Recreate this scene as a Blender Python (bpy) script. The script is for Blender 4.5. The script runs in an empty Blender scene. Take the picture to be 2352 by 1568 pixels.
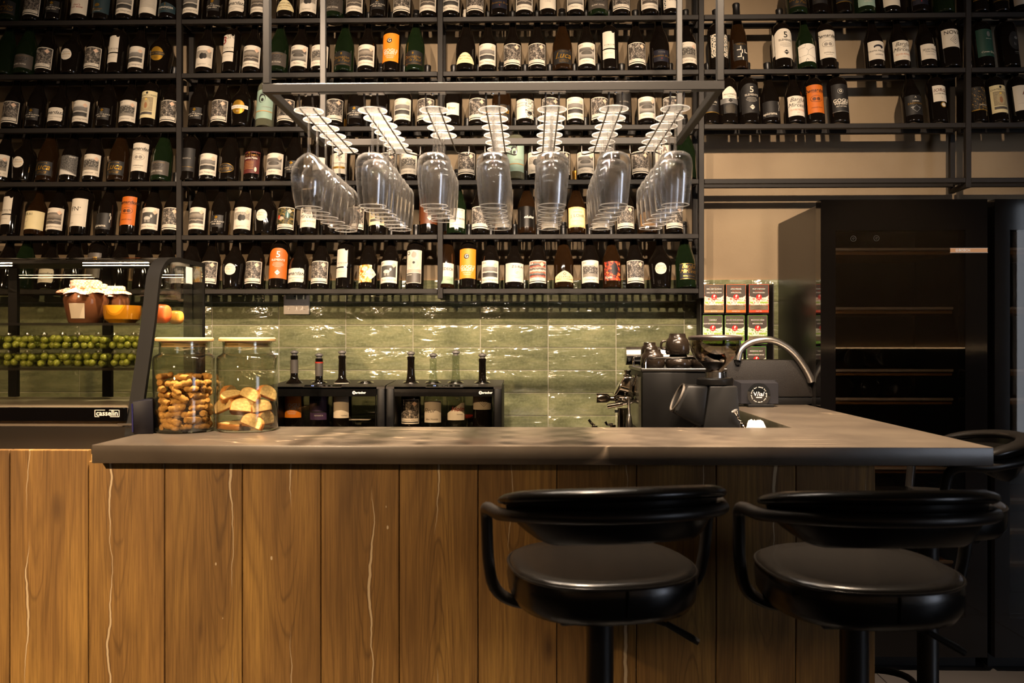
import bpy, bmesh, math, random
from mathutils import Vector, Matrix
random.seed(7)
S = bpy.context.scene
C = S.collection
R_ = math.radians
# ------------------------------------------------------------------ camera
FPX, EYE, YAW = 1915.0, 1.30, R_(1.3)
cam = bpy.data.cameras.new('camera'); co = bpy.data.objects.new('camera', cam); C.objects.link(co)
co.location = (0, 0, EYE); co.rotation_euler = (R_(90), 0, YAW)
cam.sensor_width = 36.0; cam.lens = 36.0*FPX/2352.0; cam.clip_start = .02; cam.clip_end = 60
cam.dof.use_dof = True; cam.dof.focus_distance = 3.1; cam.dof.aperture_fstop = 4.5
S.camera = co
# ------------------------------------------------------------------ world, exposure
def lin(c):
    if isinstance(c, str):
        c = [int(c[i:i+2], 16)/255 for i in (0, 2, 4)]
    return tuple(x/12.92 if x <= .04045 else ((x+.055)/1.055)**2.4 for x in c[:3])
w = bpy.data.worlds.new('world'); S.world = w; w.use_nodes = True
w.node_tree.nodes['Background'].inputs[0].default_value = (*lin('d8cdbf'), 1)
w.node_tree.nodes['Background'].inputs[1].default_value = .05
S.view_settings.view_transform = 'Standard'; S.view_settings.look = 'None'
S.view_settings.exposure = -0.08; S.view_settings.gamma = 1.0
S.view_settings.use_curve_mapping = False
cy = S.cycles
cy.use_denoising = True; cy.use_adaptive_sampling = True; cy.adaptive_threshold = .07; cy.adaptive_min_samples = 12
cy.max_bounces = 9; cy.diffuse_bounces = 3; cy.glossy_bounces = 4; cy.transmission_bounces = 6
cy.transparent_max_bounces = 18; cy.sample_clamp_indirect = 6.0
cy.caustics_reflective = False; cy.caustics_refractive = False
# ------------------------------------------------------------------ large lights
WARM, WARM2, COOL = lin('ffe2c2'), lin('ffd8aa'), lin('dfe8ff')
def spot(loc, aim, power, deg, blend=.6, col=WARM, rad=.035):
    l = bpy.data.lights.new('spot_beam', 'SPOT'); l.energy = power; l.spot_size = R_(deg); l.spot_blend = blend
    l.color = col; l.shadow_soft_size = rad
    o = bpy.data.objects.new('spot_beam', l); C.objects.link(o); o.location = loc
    o.rotation_euler = (Vector(aim)-Vector(loc)).to_track_quat('-Z', 'Y').to_euler()
    return o
SPOTS = [((-2.1, -1.5, 2.7), (-1.85, 2.1, .5), 1350, 58, WARM2, 1.0),
         ((-.98, .9, 2.92), (-1.15, 3.88, 1.65), 400, 68, WARM, .9),
         ((-.34, .9, 2.92), (-.36, 3.88, 1.48), 350, 64, WARM, .8),
         ((.30, .9, 2.92), (.28, 3.88, 1.48), 350, 64, WARM, .8),
         ((.92, .9, 2.92), (.95, 3.88, 1.60), 330, 64, WARM, .8),
         ((-.7, 2.1, 2.92), (-.75, 2.32, 1.0), 950, 62, WARM, .7),
         ((-.05, 1.88, 2.92), (-.05, 2.28, 1.0), 720, 54, WARM, .7),
         ((.85, 2.4, 2.92), (.9, 2.55, 1.0), 1150, 62, WARM, .7),
         ((-1.2, -1.6, 2.92), (-1.4, -3.0, 1.9), 70, 95, WARM, .6),  # rear-wall spots are added, unseen, to raise bounce light and reflections
         ((1.4, -1.6, 2.92), (1.6, -3.0, 1.9), 70, 95, WARM, .6),
         ((3.8, -1.6, 2.92), (4.0, -3.0, 1.9), 70, 95, WARM, .6)]
for a, b, p, d, c, bl in SPOTS: spot(a, b, p, d, bl, col=c)
win = bpy.data.lights.new('daylight', 'AREA'); win.shape = 'RECTANGLE'; win.size = 2.6; win.size_y = 2.2
win.energy = 75; win.color = COOL
wo = bpy.data.objects.new('daylight', win); C.objects.link(wo); wo.location = (6.6, -2.86, 1.55)
wo.rotation_euler = (Vector((1.2, 2.2, .9))-Vector((6.6, -2.86, 1.55))).to_track_quat('-Z', 'Y').to_euler()
# ------------------------------------------------------------------ pixel <-> world
def X(u, y): return y*math.tan(math.atan((u-1176)/FPX)-YAW)
def at(u, v, y):
    x = X(u, y); t = y*math.cos(YAW)-x*math.sin(YAW)
    return Vector((x, y, EYE+(784-v)/FPX*t))
def Zv(u, v, y): return at(u, v, y).z
# ------------------------------------------------------------------ materials
MATS = {}
def nm(name):
    m = bpy.data.materials.new(name); m.use_nodes = True; m.node_tree.nodes.clear(); MATS[name] = m
    nt = m.node_tree; o = nt.nodes.new('ShaderNodeOutputMaterial'); return m, nt, o
class NT:
    def __init__(s, nt): s.nt = nt
    def n(s, t, **k):
        x = s.nt.nodes.new('ShaderNode'+t)
        for a, b in k.items():
            if a.startswith('i_'):
                key = a[2:]; key = int(key) if key.isdigit() else key.replace('_', ' ')
                x.inputs[key].default_value = b
            else: setattr(x, a, b)
        return x
    def l(s, a, b): s.nt.links.new(a, b)
    def math(s, op, a, b=None, c=None, clamp=False):
        x = s.nt.nodes.new('ShaderNodeMath'); x.operation = op; x.use_clamp = clamp
        for i, q in enumerate((a, b, c)):
            if q is None: continue
            if isinstance(q, (int, float)): x.inputs[i].default_value = q
            else: s.l(q, x.inputs[i])
        return x.outputs[0]
    def ramp(s, fac, stops, interp='LINEAR'):
        x = s.nt.nodes.new('ShaderNodeValToRGB'); x.color_ramp.interpolation = interp
        e = x.color_ramp.elements
        while len(e) > 1: e.remove(e[-1])
        for i, (p, c) in enumerate(stops):
            q = e[0] if i == 0 else e.new(p)
            q.position = p; q.color = (*lin(c), 1) if isinstance(c, str) else (c, c, c, 1)
        s.l(fac, x.inputs[0]); return x.outputs[0]
    def mix(s, fac, a, b, bt='MIX'):
        x = s.nt.nodes.new('ShaderNodeMix'); x.data_type = 'RGBA'; x.blend_type = bt
        for i, q in ((0, fac), (6, a), (7, b)):
            if isinstance(q, (int, float)): x.inputs[i].default_value = q
            elif isinstance(q, str): x.inputs[i].default_value = (*lin(q), 1)
            else: s.l(q, x.inputs[i])
        return x.outputs[2]
def bsdf(N, out, col, rough=.5, metal=0., spec=.5, coat=0., bump=None, bstr=.1, bdist=.01, sheen=0, emit=None, estr=0):
    p = N.n('BsdfPrincipled')
    for k, q in (('Base Color', col), ('Roughness', rough), ('Metallic', metal), ('Specular IOR Level', spec), ('Coat Weight', coat)):
        if isinstance(q, (int, float)): p.inputs[k].default_value = q
        elif isinstance(q, str): p.inputs[k].default_value = (*lin(q), 1)
        else: N.l(q, p.inputs[k])
    if bump is not None:
        b = N.n('Bump'); b.inputs['Strength'].default_value = bstr; b.inputs['Distance'].default_value = bdist
        N.l(bump, b.inputs['Height']); N.l(b.outputs[0], p.inputs['Normal'])
    if emit:
        p.inputs['Emission Color'].default_value = (*lin(emit), 1); p.inputs['Emission Strength'].default_value = estr
    N.l(p.outputs[0], out.inputs[0]); return p
def mat(name, col, rough=.5, metal=0., spec=.5, coat=0., noise=None, amt=.12, bstr=0., emit=None, estr=0):
    """plain surface with a little procedural mottling; noise = scale"""
    if name in MATS: return MATS[name]
    m, nt, o = nm(name); N = NT(nt); c = col; bump = None
    if noise:
        tc = N.n('TexCoord'); nz = N.n('TexNoise', i_Scale=noise, i_Detail=3.0); N.l(tc.outputs['Object'], nz.inputs['Vector'])
        k = N.ramp(nz.outputs[0], [(.3, 1-amt), (.7, 1.0)])
        c = N.mix(1.0, col, k, 'MULTIPLY'); bump = nz.outputs[0] if bstr else None
    bsdf(N, o, c, rough, metal, spec, coat, bump, bstr, .002, emit=emit, estr=estr); return m
def schlick(N, ior=1.5):
    f0 = ((ior-1)/(ior+1))**2; lw = N.n('LayerWeight', i_Blend=.5)
    return N.math('ADD', f0, N.math('MULTIPLY', N.math('POWER', lw.outputs['Facing'], 5.0), 1-f0), clamp=True)
def clear(name, tint='ffffff', f=1.0, ior=1.5, rough=0.0, film=0.0):
    """thin pane: transparent with a Fresnel reflection"""
    if name in MATS: return MATS[name]
    m, nt, o = nm(name); N = NT(nt)
    t = N.n('BsdfTransparent'); t.inputs[0].default_value = (*lin(tint), 1)
    g = N.n('BsdfGlossy'); g.inputs['Roughness'].default_value = rough
    k = N.math('ADD', N.math('MULTIPLY', schlick(N, ior), f), film, clamp=True)
    mx = N.n('MixShader'); N.l(k, mx.inputs[0]); N.l(t.outputs[0], mx.inputs[1]); N.l(g.outputs[0], mx.inputs[2])
    N.l(mx.outputs[0], o.inputs[0]); return m
def solid_glass(name, col='ffffff', ior=1.5, rough=0.0):
    if name in MATS: return MATS[name]
    m, nt, o = nm(name); N = NT(nt)
    g = N.n('BsdfGlass'); g.inputs[0].default_value = (*lin(col), 1); g.inputs['IOR'].default_value = ior
    g.inputs['Roughness'].default_value = rough
    N.l(g.outputs[0], o.inputs[0]); return m
def glow(name, col, s):
    if name in MATS: return MATS[name]
    m, nt, o = nm(name); N = NT(nt); e = N.n('Emission'); e.inputs[0].default_value = (*lin(col), 1); e.inputs[1].default_value = s
    N.l(e.outputs[0], o.inputs[0]); return m
# ------------------------------------------------------------------ mesh helpers
def B(): return bmesh.new()
def box(bm, x0, x1, y0, y1, z0, z1, bev=0., seg=2):
    if bev <= 0:
        v = [bm.verts.new(p) for p in ((x0,y0,z0),(x1,y0,z0),(x1,y1,z0),(x0,y1,z0),(x0,y0,z1),(x1,y0,z1),(x1,y1,z1),(x0,y1,z1))]
        for f in ((3,2,1,0),(4,5,6,7),(0,1,5,4),(1,2,6,5),(2,3,7,6),(3,0,4,7)): bm.faces.new([v[i] for i in f])
        return bm
    t = bmesh.new(); box(t, x0, x1, y0, y1, z0, z1)
    bmesh.ops.bevel(t, geom=t.edges[:], offset=bev, segments=seg, profile=.5, affect='EDGES')
    return join(bm, t)
def join(bm, t, M=None):
    if M is not None: bmesh.ops.transform(t, matrix=M, verts=t.verts[:])
    me = bpy.data.meshes.new('tmp'); t.to_mesh(me); t.free(); bm.from_mesh(me); bpy.data.meshes.remove(me); return bm
def lathe(bm, prof, n=32, M=None, closed=False):
    t = bmesh.new(); rings = []
    for r, z in prof:
        if r < 1e-6: rings.append([t.verts.new((0, 0, z))])
        else: rings.append([t.verts.new((r*math.cos(2*math.pi*i/n), r*math.sin(2*math.pi*i/n), z)) for i in range(n)])
    seq = list(zip(rings, rings[1:])) + ([(rings[-1], rings[0])] if closed else [])
    for a, b in seq:
        for i in range(n):
            j = (i+1) % n
            if len(a) == 1 and len(b) == 1: continue
            if len(a) == 1: t.faces.new((a[0], b[j], b[i]))
            elif len(b) == 1: t.faces.new((a[i], a[j], b[0]))
            else: t.faces.new((a[i], a[j], b[j], b[i]))
    bmesh.ops.recalc_face_normals(t, faces=t.faces[:])
    return join(bm, t, M)
def smooth_path(pts, it=2, closed=False):
    pts = [Vector(p) for p in pts]
    for _ in range(it):
        q = []
        n = len(pts)
        rng = range(n) if closed else range(n-1)
        if not closed: q.append(pts[0])
        for i in rng:
            a, b = pts[i], pts[(i+1) % n]; q += [a*.75+b*.25, a*.25+b*.75]
        if not closed: q.append(pts[-1])
        pts = q
    return pts
def tube(bm, pts, r, n=10, closed=False, ry=None, caps=True, up=None):
    t = bmesh.new(); pts = [Vector(p) for p in pts]; m = len(pts); rings = []
    ref = Vector(up) if up else Vector((0, 0, 1))
    for i, p in enumerate(pts):
        if closed: d = pts[(i+1) % m]-pts[i-1]
        else: d = pts[min(i+1, m-1)]-pts[max(i-1, 0)]
        d.normalize()
        rr = ref if abs(d.dot(ref)) < .97 else Vector((1, 0, 0))
        if i and not up:
            a = prev-d*prev.dot(d)
            a = a.normalized() if a.length > 1e-6 else d.cross(rr).normalized()
        else: a = d.cross(rr).normalized()
        prev = a; b = d.cross(a).normalized()
        ra = r[i] if isinstance(r, (list, tuple)) else r
        rb = ra if ry is None else (ry[i] if isinstance(ry, (list, tuple)) else ry)
        rings.append([t.verts.new(p+a*ra*math.cos(2*math.pi*k/n)+b*rb*math.sin(2*math.pi*k/n)) for k in range(n)])
    seq = list(zip(rings, rings[1:])) + ([(rings[-1], rings[0])] if closed else [])
    for a, b in seq:
        for k in range(n): t.faces.new((a[k], a[(k+1) % n], b[(k+1) % n], b[k]))
    if not closed and caps:
        t.faces.new(rings[0][::-1]); t.faces.new(rings[-1])
    bmesh.ops.recalc_face_normals(t, faces=t.faces[:])
    return join(bm, t)
def cyl(bm, p, q, r, n=20, r2=None):
    return tube(bm, [p, q], [r, r if r2 is None else r2], n)
def prism(bm, poly, axis, a0, a1, bev=0.):
    """polygon in the two other axes (cyclic order), extruded along axis"""
    t = bmesh.new()
    def P(p, a): return {'x': (a, p[0], p[1]), 'y': (p[0], a, p[1]), 'z': (p[0], p[1], a)}[axis]
    lo = [t.verts.new(P(p, a0)) for p in poly]; hi = [t.verts.new(P(p, a1)) for p in poly]
    n = len(poly)
    t.faces.new(lo[::-1]); t.faces.new(hi)
    for i in range(n): t.faces.new((lo[i], lo[(i+1) % n], hi[(i+1) % n], hi[i]))
    bmesh.ops.recalc_face_normals(t, faces=t.faces[:])
    if bev: bmesh.ops.bevel(t, geom=t.edges[:], offset=bev, segments=2, profile=.5, affect='EDGES')
    return join(bm, t)
def ring_prism(bm, outer, inner, axis, a0, a1):
    t = bmesh.new(); n = len(outer)
    def P(p, a): return {'x': (a, p[0], p[1]), 'y': (p[0], a, p[1]), 'z': (p[0], p[1], a)}[axis]
    L = [[t.verts.new(P(p, a)) for p in poly] for poly, a in ((outer, a0), (outer, a1), (inner, a1), (inner, a0))]
    for k in range(4):
        A, D = L[k], L[(k+1) % 4]
        for i in range(n): t.faces.new((A[i], A[(i+1) % n], D[(i+1) % n], D[i]))
    bmesh.ops.recalc_face_normals(t, faces=t.faces[:])
    return join(bm, t)
def ball(bm, c, r, sx=1, sy=1, sz=1, n=16, M=None):
    t = bmesh.new(); bmesh.ops.create_uvsphere(t, u_segments=n, v_segments=max(6, n//2), radius=r)
    m = Matrix.Translation(c) @ (M or Matrix()) @ Matrix.Diagonal((sx, sy, sz, 1))
    return join(bm, t, m)
def mesh(name, bm, m=None, ang=35):
    me = bpy.data.meshes.new(name); bm.to_mesh(me); bm.free()
    for x in (m if isinstance(m, (list, tuple)) else [m]):
        if x: me.materials.append(x)
    me.shade_smooth()
    try: me.set_sharp_from_angle(angle=R_(ang))
    except Exception: pass
    return me
def put(name, me, parent=None, label=None, cat=None, group=None, kind=None, M=None):
    o = bpy.data.objects.new(name, me); C.objects.link(o)
    if parent is not None: o.parent = parent
    if M is not None: o.matrix_basis = M
    if label: o['label'] = label
    if cat: o['category'] = cat
    if group: o['group'] = group
    if kind: o['kind'] = kind
    return o
def ob(name, bm, m, parent=None, label=None, cat=None, group=None, kind=None, M=None, ang=35):
    return put(name, mesh(name, bm, m, ang), parent, label, cat, group, kind, M)
def thing(name, label, cat, loc=(0, 0, 0), rz=0., group=None):
    o = bpy.data.objects.new(name, None); C.objects.link(o); o.empty_display_size = .05
    o.matrix_basis = Matrix.Translation(loc) @ Matrix.Rotation(rz, 4, 'Z'); o['label'] = label; o['category'] = cat
    if group: o['group'] = group
    return o
def kids(o): return [c for c in bpy.data.objects if c.parent == o]
def copy_tree(o, parent=None, label=None):
    c = o.copy(); C.objects.link(c); c.parent = parent
    if label: c['label'] = label
    for k in o.children: copy_tree(k, c)
    return c
# ------------------------------------------------------------------ lettering (built-in font) -> 2D mesh
_txt = {}
def glyphs(text, size, align='CENTER', shear=0., wide=1., bold=0., spacing=1.):
    key = (text, size, align, shear, wide, bold, spacing)
    if key in _txt: return _txt[key]
    cu = bpy.data.curves.new('t', 'FONT'); cu.body = text; cu.size = size; cu.align_x = align; cu.align_y = 'CENTER'
    cu.shear = shear; cu.offset = bold; cu.resolution_u = 2; cu.space_character = spacing; cu.fill_mode = 'FRONT'
    o = bpy.data.objects.new('t', cu)
    me = bpy.data.meshes.new_from_object(o)
    vs = [(v.co.x*wide, v.co.y) for v in me.vertices]; fs = [tuple(p.vertices) for p in me.polygons]
    bpy.data.objects.remove(o); bpy.data.curves.remove(cu); bpy.data.meshes.remove(me)
    _txt[key] = (vs, fs); return vs, fs
def lettering(bm, text, size, fn, **k):
    vs, fs = glyphs(text, size, **k)
    V = [bm.verts.new(fn(x, y)) for x, y in vs]
    for f in fs:
        try: bm.faces.new([V[i] for i in f])
        except ValueError: pass
    return bm
# ================================================================== surface materials
def m_plaster():
    m, nt, o = nm('plaster'); N = NT(nt); tc = N.n('TexCoord')
    a = N.n('TexNoise', i_Scale=3.0, i_Detail=5.0); b = N.n('TexNoise', i_Scale=60.0, i_Detail=4.0)
    N.l(tc.outputs['Object'], a.inputs['Vector']); N.l(tc.outputs['Object'], b.inputs['Vector'])
    c = N.ramp(a.outputs[0], [(.3, '84725b'), (.7, '917f66')])
    bsdf(N, o, c, .75, 0, .3, bump=b.outputs[0], bstr=.25, bdist=.004); return m
def m_tile():
    m, nt, o = nm('green_glaze'); N = NT(nt); tc = N.n('TexCoord'); oi = N.n('ObjectInfo')
    off = N.n('VectorMath', operation='ADD'); cmb = N.n('CombineXYZ')
    N.l(N.math('MULTIPLY', oi.outputs['Random'], 37.0), cmb.inputs[0]); N.l(N.math('MULTIPLY', oi.outputs['Random'], 91.0), cmb.inputs[2])
    N.l(tc.outputs['Object'], off.inputs[0]); N.l(cmb.outputs[0], off.inputs[1])
    mp = N.n('Mapping'); mp.inputs['Scale'].default_value = (5, 5, 16); N.l(off.outputs[0], mp.inputs[0])
    a = N.n('TexNoise', i_Scale=1.6, i_Detail=5.0, i_Roughness=.65); N.l(mp.outputs[0], a.inputs['Vector'])
    b = N.n('TexNoise', i_Scale=1.2, i_Detail=3.0, i_Distortion=1.2); N.l(mp.outputs[0], b.inputs['Vector'])
    f = N.n('TexNoise', i_Scale=90.0, i_Detail=3.0); N.l(off.outputs[0], f.inputs['Vector'])
    c = N.ramp(a.outputs[0], [(.25, '4a4d37'), (.5, '67694c'), (.75, '827f5f')])
    c = N.mix(N.math('MULTIPLY', N.ramp(f.outputs[0], [(.45, 0.0), (.75, 1.0)]), .35), c, '8a8a70')
    v = N.math('ADD', N.math('MULTIPLY', oi.outputs['Random'], .3), .85)
    c = N.mix(1.0, c, v, 'MULTIPLY')
    bsdf(N, o, c, .09, 0, .5, .35, b.outputs[0], .5, .014); return m
def m_oak():
    m, nt, o = nm('oak_plank'); N = NT(nt); tc = N.n('TexCoord'); oi = N.n('ObjectInfo')
    r = oi.outputs['Random']
    sx = N.n('SeparateXYZ'); N.l(tc.outputs['Object'], sx.inputs[0])
    cmb = N.n('CombineXYZ'); N.l(N.math('MULTIPLY', r, 23.0), cmb.inputs[0]); N.l(N.math('MULTIPLY', r, 57.0), cmb.inputs[2])
    off = N.n('VectorMath', operation='ADD'); N.l(tc.outputs['Object'], off.inputs[0]); N.l(cmb.outputs[0], off.inputs[1])
    # slow warp of the grain
    mw = N.n('Mapping'); mw.inputs['Scale'].default_value = (5, 5, .55); N.l(off.outputs[0], mw.inputs[0])
    warp = N.n('TexNoise', i_Scale=1.6, i_Detail=2.0); N.l(mw.outputs[0], warp.inputs['Vector'])
    # cathedral rings
    rg = N.math('ADD', N.math('MULTIPLY', N.math('ABSOLUTE', N.math('ADD', sx.outputs[0], N.math('MULTIPLY', N.math('SUBTRACT', r, .5), .12))), 55.0), N.math('MULTIPLY', warp.outputs[0], 17.0))
    ring = N.math('PINGPONG', rg, 1.0)
    ringc = N.ramp(ring, [(0.0, 0.1), (.45, .8), (1.0, 1.0)])
    # fine fibres
    mf = N.n('Mapping'); mf.inputs['Scale'].default_value = (230, 60, 5); N.l(off.outputs[0], mf.inputs[0])
    fib = N.n('TexNoise', i_Scale=1.0, i_Detail=4.0, i_Roughness=.7); N.l(mf.outputs[0], fib.inputs['Vector'])
    # broad tone
    mb = N.n('Mapping'); mb.inputs['Scale'].default_value = (9, 9, 1.6); N.l(off.outputs[0], mb.inputs[0])
    br = N.n('TexNoise', i_Scale=1.0, i_Detail=3.0); N.l(mb.outputs[0], br.inputs['Vector'])
    c = N.ramp(br.outputs[0], [(.28, '6d5029'), (.5, '876534'), (.72, 'a27d3f')])
    c = N.mix(N.math('MULTIPLY', N.math('SUBTRACT', 1.0, ringc), .42), c, '4f3618')
    c = N.mix(N.math('MULTIPLY', N.ramp(fib.outputs[0], [(.35, 1.0), (.6, 0.0)]), .55), c, '4c3416')
    # cathedral arches down the middle of the board
    x0 = N.math('ADD', sx.outputs[0], N.math('MULTIPLY', N.math('SUBTRACT', r, .5), .09))
    sgn = N.math('SUBTRACT', N.math('MULTIPLY', N.math('GREATER_THAN', N.math('FRACT', N.math('MULTIPLY', r, 7.0)), .5), 2.0), 1.0)
    qa = N.math('ADD', N.math('MULTIPLY', N.math('POWER', N.math('ABSOLUTE', x0), 2.0), 3400.0), N.math('MULTIPLY', N.math('MULTIPLY', sx.outputs[2], sgn), 15.0))
    mq = N.n('Mapping'); mq.inputs['Scale'].default_value = (14, 14, 4.0); N.l(off.outputs[0], mq.inputs[0])
    nq = N.n('TexNoise', i_Scale=1.0, i_Detail=3.0); N.l(mq.outputs[0], nq.inputs['Vector'])
    qa = N.math('PINGPONG', N.math('ADD', qa, N.math('MULTIPLY', nq.outputs[0], 4.5)), 1.0)
    mz = N.n('Mapping'); mz.inputs['Scale'].default_value = (.001, .001, 2.2); mz.inputs['Location'].default_value = (3, 1, 2); N.l(off.outputs[0], mz.inputs[0])
    gz = N.n('TexNoise', i_Scale=1.0, i_Detail=1.0); N.l(mz.outputs[0], gz.inputs['Vector'])
    zone = N.math('MULTIPLY', N.ramp(N.math('ABSOLUTE', x0), [(.03, 1.0), (.06, 0.0)]), N.ramp(gz.outputs[0], [(.42, 0.0), (.55, 1.0)]))
    c = N.mix(N.math('MULTIPLY', N.math('MULTIPLY', N.ramp(qa, [(0.0, 1.0), (.3, 0.0)]), zone), .55), c, '3f2a11')
    # knots
    mk = N.n('Mapping'); mk.inputs['Scale'].default_value = (6.5, .001, 2.7); N.l(off.outputs[0], mk.inputs[0])
    vo = N.n('TexVoronoi', i_Scale=1.0); N.l(mk.outputs[0], vo.inputs['Vector'])
    kn = N.ramp(N.math('ADD', vo.outputs['Distance'], N.math('MULTIPLY', fib.outputs[0], .05)), [(.05, 1.0), (.17, 0.0)])
    c = N.mix(N.math('MULTIPLY', kn, .8), c, '3a2512')
    # pale filled cracks
    mc = N.n('Mapping'); mc.inputs['Scale'].default_value = (0.001, .001, 5.0); N.l(off.outputs[0], mc.inputs[0])
    wob = N.n('TexNoise', i_Scale=1.0, i_Detail=4.0); N.l(mc.outputs[0], wob.inputs['Vector'])
    cx = N.math('ADD', sx.outputs[0], N.math('MULTIPLY', N.math('SUBTRACT', wob.outputs[0], .5), .05))
    cx = N.math('ADD', cx, N.math('SUBTRACT', N.math('MULTIPLY', r, .15), .075))
    m2 = N.n('Mapping'); m2.inputs['Scale'].default_value = (0.001, .001, 1.9); m2.inputs['Location'].default_value = (9, 3, 4); N.l(off.outputs[0], m2.inputs[0])
    gate = N.n('TexNoise', i_Scale=1.0, i_Detail=1.0); N.l(m2.outputs[0], gate.inputs['Vector'])
    wid = N.math('MULTIPLY', N.math('SUBTRACT', gate.outputs[0], .45, clamp=True), .018)
    cr = N.math('LESS_THAN', N.math('ABSOLUTE', cx), wid)
    halo = N.math('LESS_THAN', N.math('ABSOLUTE', cx), N.math('MULTIPLY', wid, 2.2))
    c = N.mix(N.math('MULTIPLY', halo, .5), c, '553a1c')
    c = N.mix(N.math('MULTIPLY', cr, .75), c, 'c9b592')
    mp = N.n('Mapping'); mp.inputs['Scale'].default_value = (16, .001, 8); N.l(off.outputs[0], mp.inputs[0])
    v2 = N.n('TexVoronoi', i_Scale=1.0); N.l(mp.outputs[0], v2.inputs['Vector'])
    c = N.mix(N.math('MULTIPLY', N.math('LESS_THAN', v2.outputs['Distance'], .04), .6), c, 'd8c8aa')
    c = N.mix(1.0, c, N.math('ADD', N.math('MULTIPLY', r, .22), .88), 'MULTIPLY')
    bsdf(N, o, c, .55, 0, .35, bump=fib.outputs[0], bstr=.25, bdist=.002); return m
def m_stone():
    m, nt, o = nm('dark_stone'); N = NT(nt); tc = N.n('TexCoord')
    a = N.n('TexNoise', i_Scale=5.0, i_Detail=6.0, i_Roughness=.6); N.l(tc.outputs['Object'], a.inputs['Vector'])
    c = N.ramp(a.outputs[0], [(.3, '3d352d'), (.7, '4d4439')])
    mp = N.n('Mapping'); mp.inputs['Rotation'].default_value = (.3, .5, .9); mp.inputs['Scale'].default_value = (1.3, 6.0, 1.3); N.l(tc.outputs['Object'], mp.inputs[0])
    v = N.n('TexNoise', i_Scale=1.5, i_Detail=2.0, i_Distortion=.6); N.l(mp.outputs[0], v.inputs['Vector'])
    ve = N.ramp(N.math('ABSOLUTE', N.math('SUBTRACT', v.outputs[0], .5)), [(0.0, 1.0), (.006, 0.0)])
    g = N.n('TexNoise', i_Scale=2.4, i_Detail=1.0); N.l(tc.outputs['Object'], g.inputs['Vector'])
    ve = N.math('MULTIPLY', ve, N.ramp(g.outputs[0], [(.48, 0.0), (.6, .75)]))
    c = N.mix(ve, c, 'b49f84')
    bsdf(N, o, c, .30, 0, .6, bump=a.outputs[0], bstr=.04, bdist=.002); return m
def m_floor():
    m, nt, o = nm('floor_tile'); N = NT(nt); tc = N.n('TexCoord')
    a = N.n('TexNoise', i_Scale=2.0, i_Detail=6.0); N.l(tc.outputs['Object'], a.inputs['Vector'])
    c = N.ramp(a.outputs[0], [(.3, '232120'), (.7, '2e2b2a')])
    bsdf(N, o, c, .45, 0, .3); return m
PLASTER, TILE, OAK, STONE, FLOOR = m_plaster(), m_tile(), m_oak(), m_stone(), m_floor()
GROUT = mat('grout', 'a39d8a', .9, noise=40)
STEEL = mat('shelf_metal', '211d1a', .55, .0, .25, noise=25, amt=.08)
RACKM = mat('rack_metal', '211e1b', .5, .0, .25, noise=20, amt=.08)
BLACK = mat('black_plastic', '0b0a09', .45, spec=.25, noise=30)
BLACKG = mat('black_gloss', '0b0a09', .12, coat=.4)
DARKP = mat('dark_panel', '2a2622', .4, noise=10)
CHROME = mat('chrome', 'e2ddd6', .06, 1.0)
BRUSH = mat('brushed_steel', 'b9b4ae', .24, 1.0)
CEIL = mat('ceiling_paint', '5f564c', .9, noise=4)
WOODL = mat('lid_bamboo', 'dcb47c', .5, noise=14, amt=.1)
# ================================================================== room shell
YW, YT = 3.895, 3.88                                    # plaster face, tile face
RX0, RX1, RY0, RZ1 = -3.6, 8.2, -3.0, 3.15
def panel(name, m, x0, x1, y0, y1, z0, z1, parent=None):
    return ob(name, box(B(), x0, x1, y0, y1, z0, z1), m, parent, kind=None if parent else 'structure')
wall_back = panel('wall_back', PLASTER, RX0, RX1, YW, YW+.1, 0, RZ1)
floor = panel('floor', FLOOR, RX0, RX1, RY0, YW+.1, -.1, 0)
panel('ceiling', CEIL, RX0, RX1, RY0, YW+.1, RZ1, RZ1+.1)
panel('wall_left', PLASTER, RX0-.1, RX0, RY0, YW+.1, 0, RZ1)
panel('wall_right', PLASTER, RX1, RX1+.1, RY0, YW+.1, 0, RZ1)
wall_front = panel('wall_front', PLASTER, RX0, RX1, RY0-.1, RY0, 0, RZ1)
panel('wainscot', mat('wainscot_green', '2a2f22', .5, noise=6), RX0, 5.2, RY0, RY0+.03, 0, 1.22, wall_front)
# bright window in the wall across the room (seen only as a reflection)
wn = panel('window_1', mat('window_frame', '2b2a29', .4), 5.42, 8.1, RY0-.02, RY0+.04, .15, 2.95)
ob('pane', box(B(), 5.5, 6.72, RY0+.041, RY0+.045, .25, 2.85), glow('sky_pane', 'e6edf8', 3.0), wn)
ob('pane', box(B(), 6.8, 8.02, RY0+.041, RY0+.045, .25, 2.85), MATS['sky_pane'], wn)
ledf = ob('led_strip', box(B(), RX0, 5.2, RY0+.03, RY0+.045, 1.222, 1.23), glow('led_far', 'ffcf96', 9), label='warm LED strip above the dark wainscot across the room', cat='light strip')
# floor joints: large format tiles laid as pieces near the fridges
for i in range(4):
    for j in range(5):
        x0, y0 = .55+i*.8, .2+j*.8
        ob('tile', box(B(), x0+.002, x0+.798, y0+.002, min(y0+.798, 3.88), 0, .006, .0015, 1), FLOOR, floor)
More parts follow.
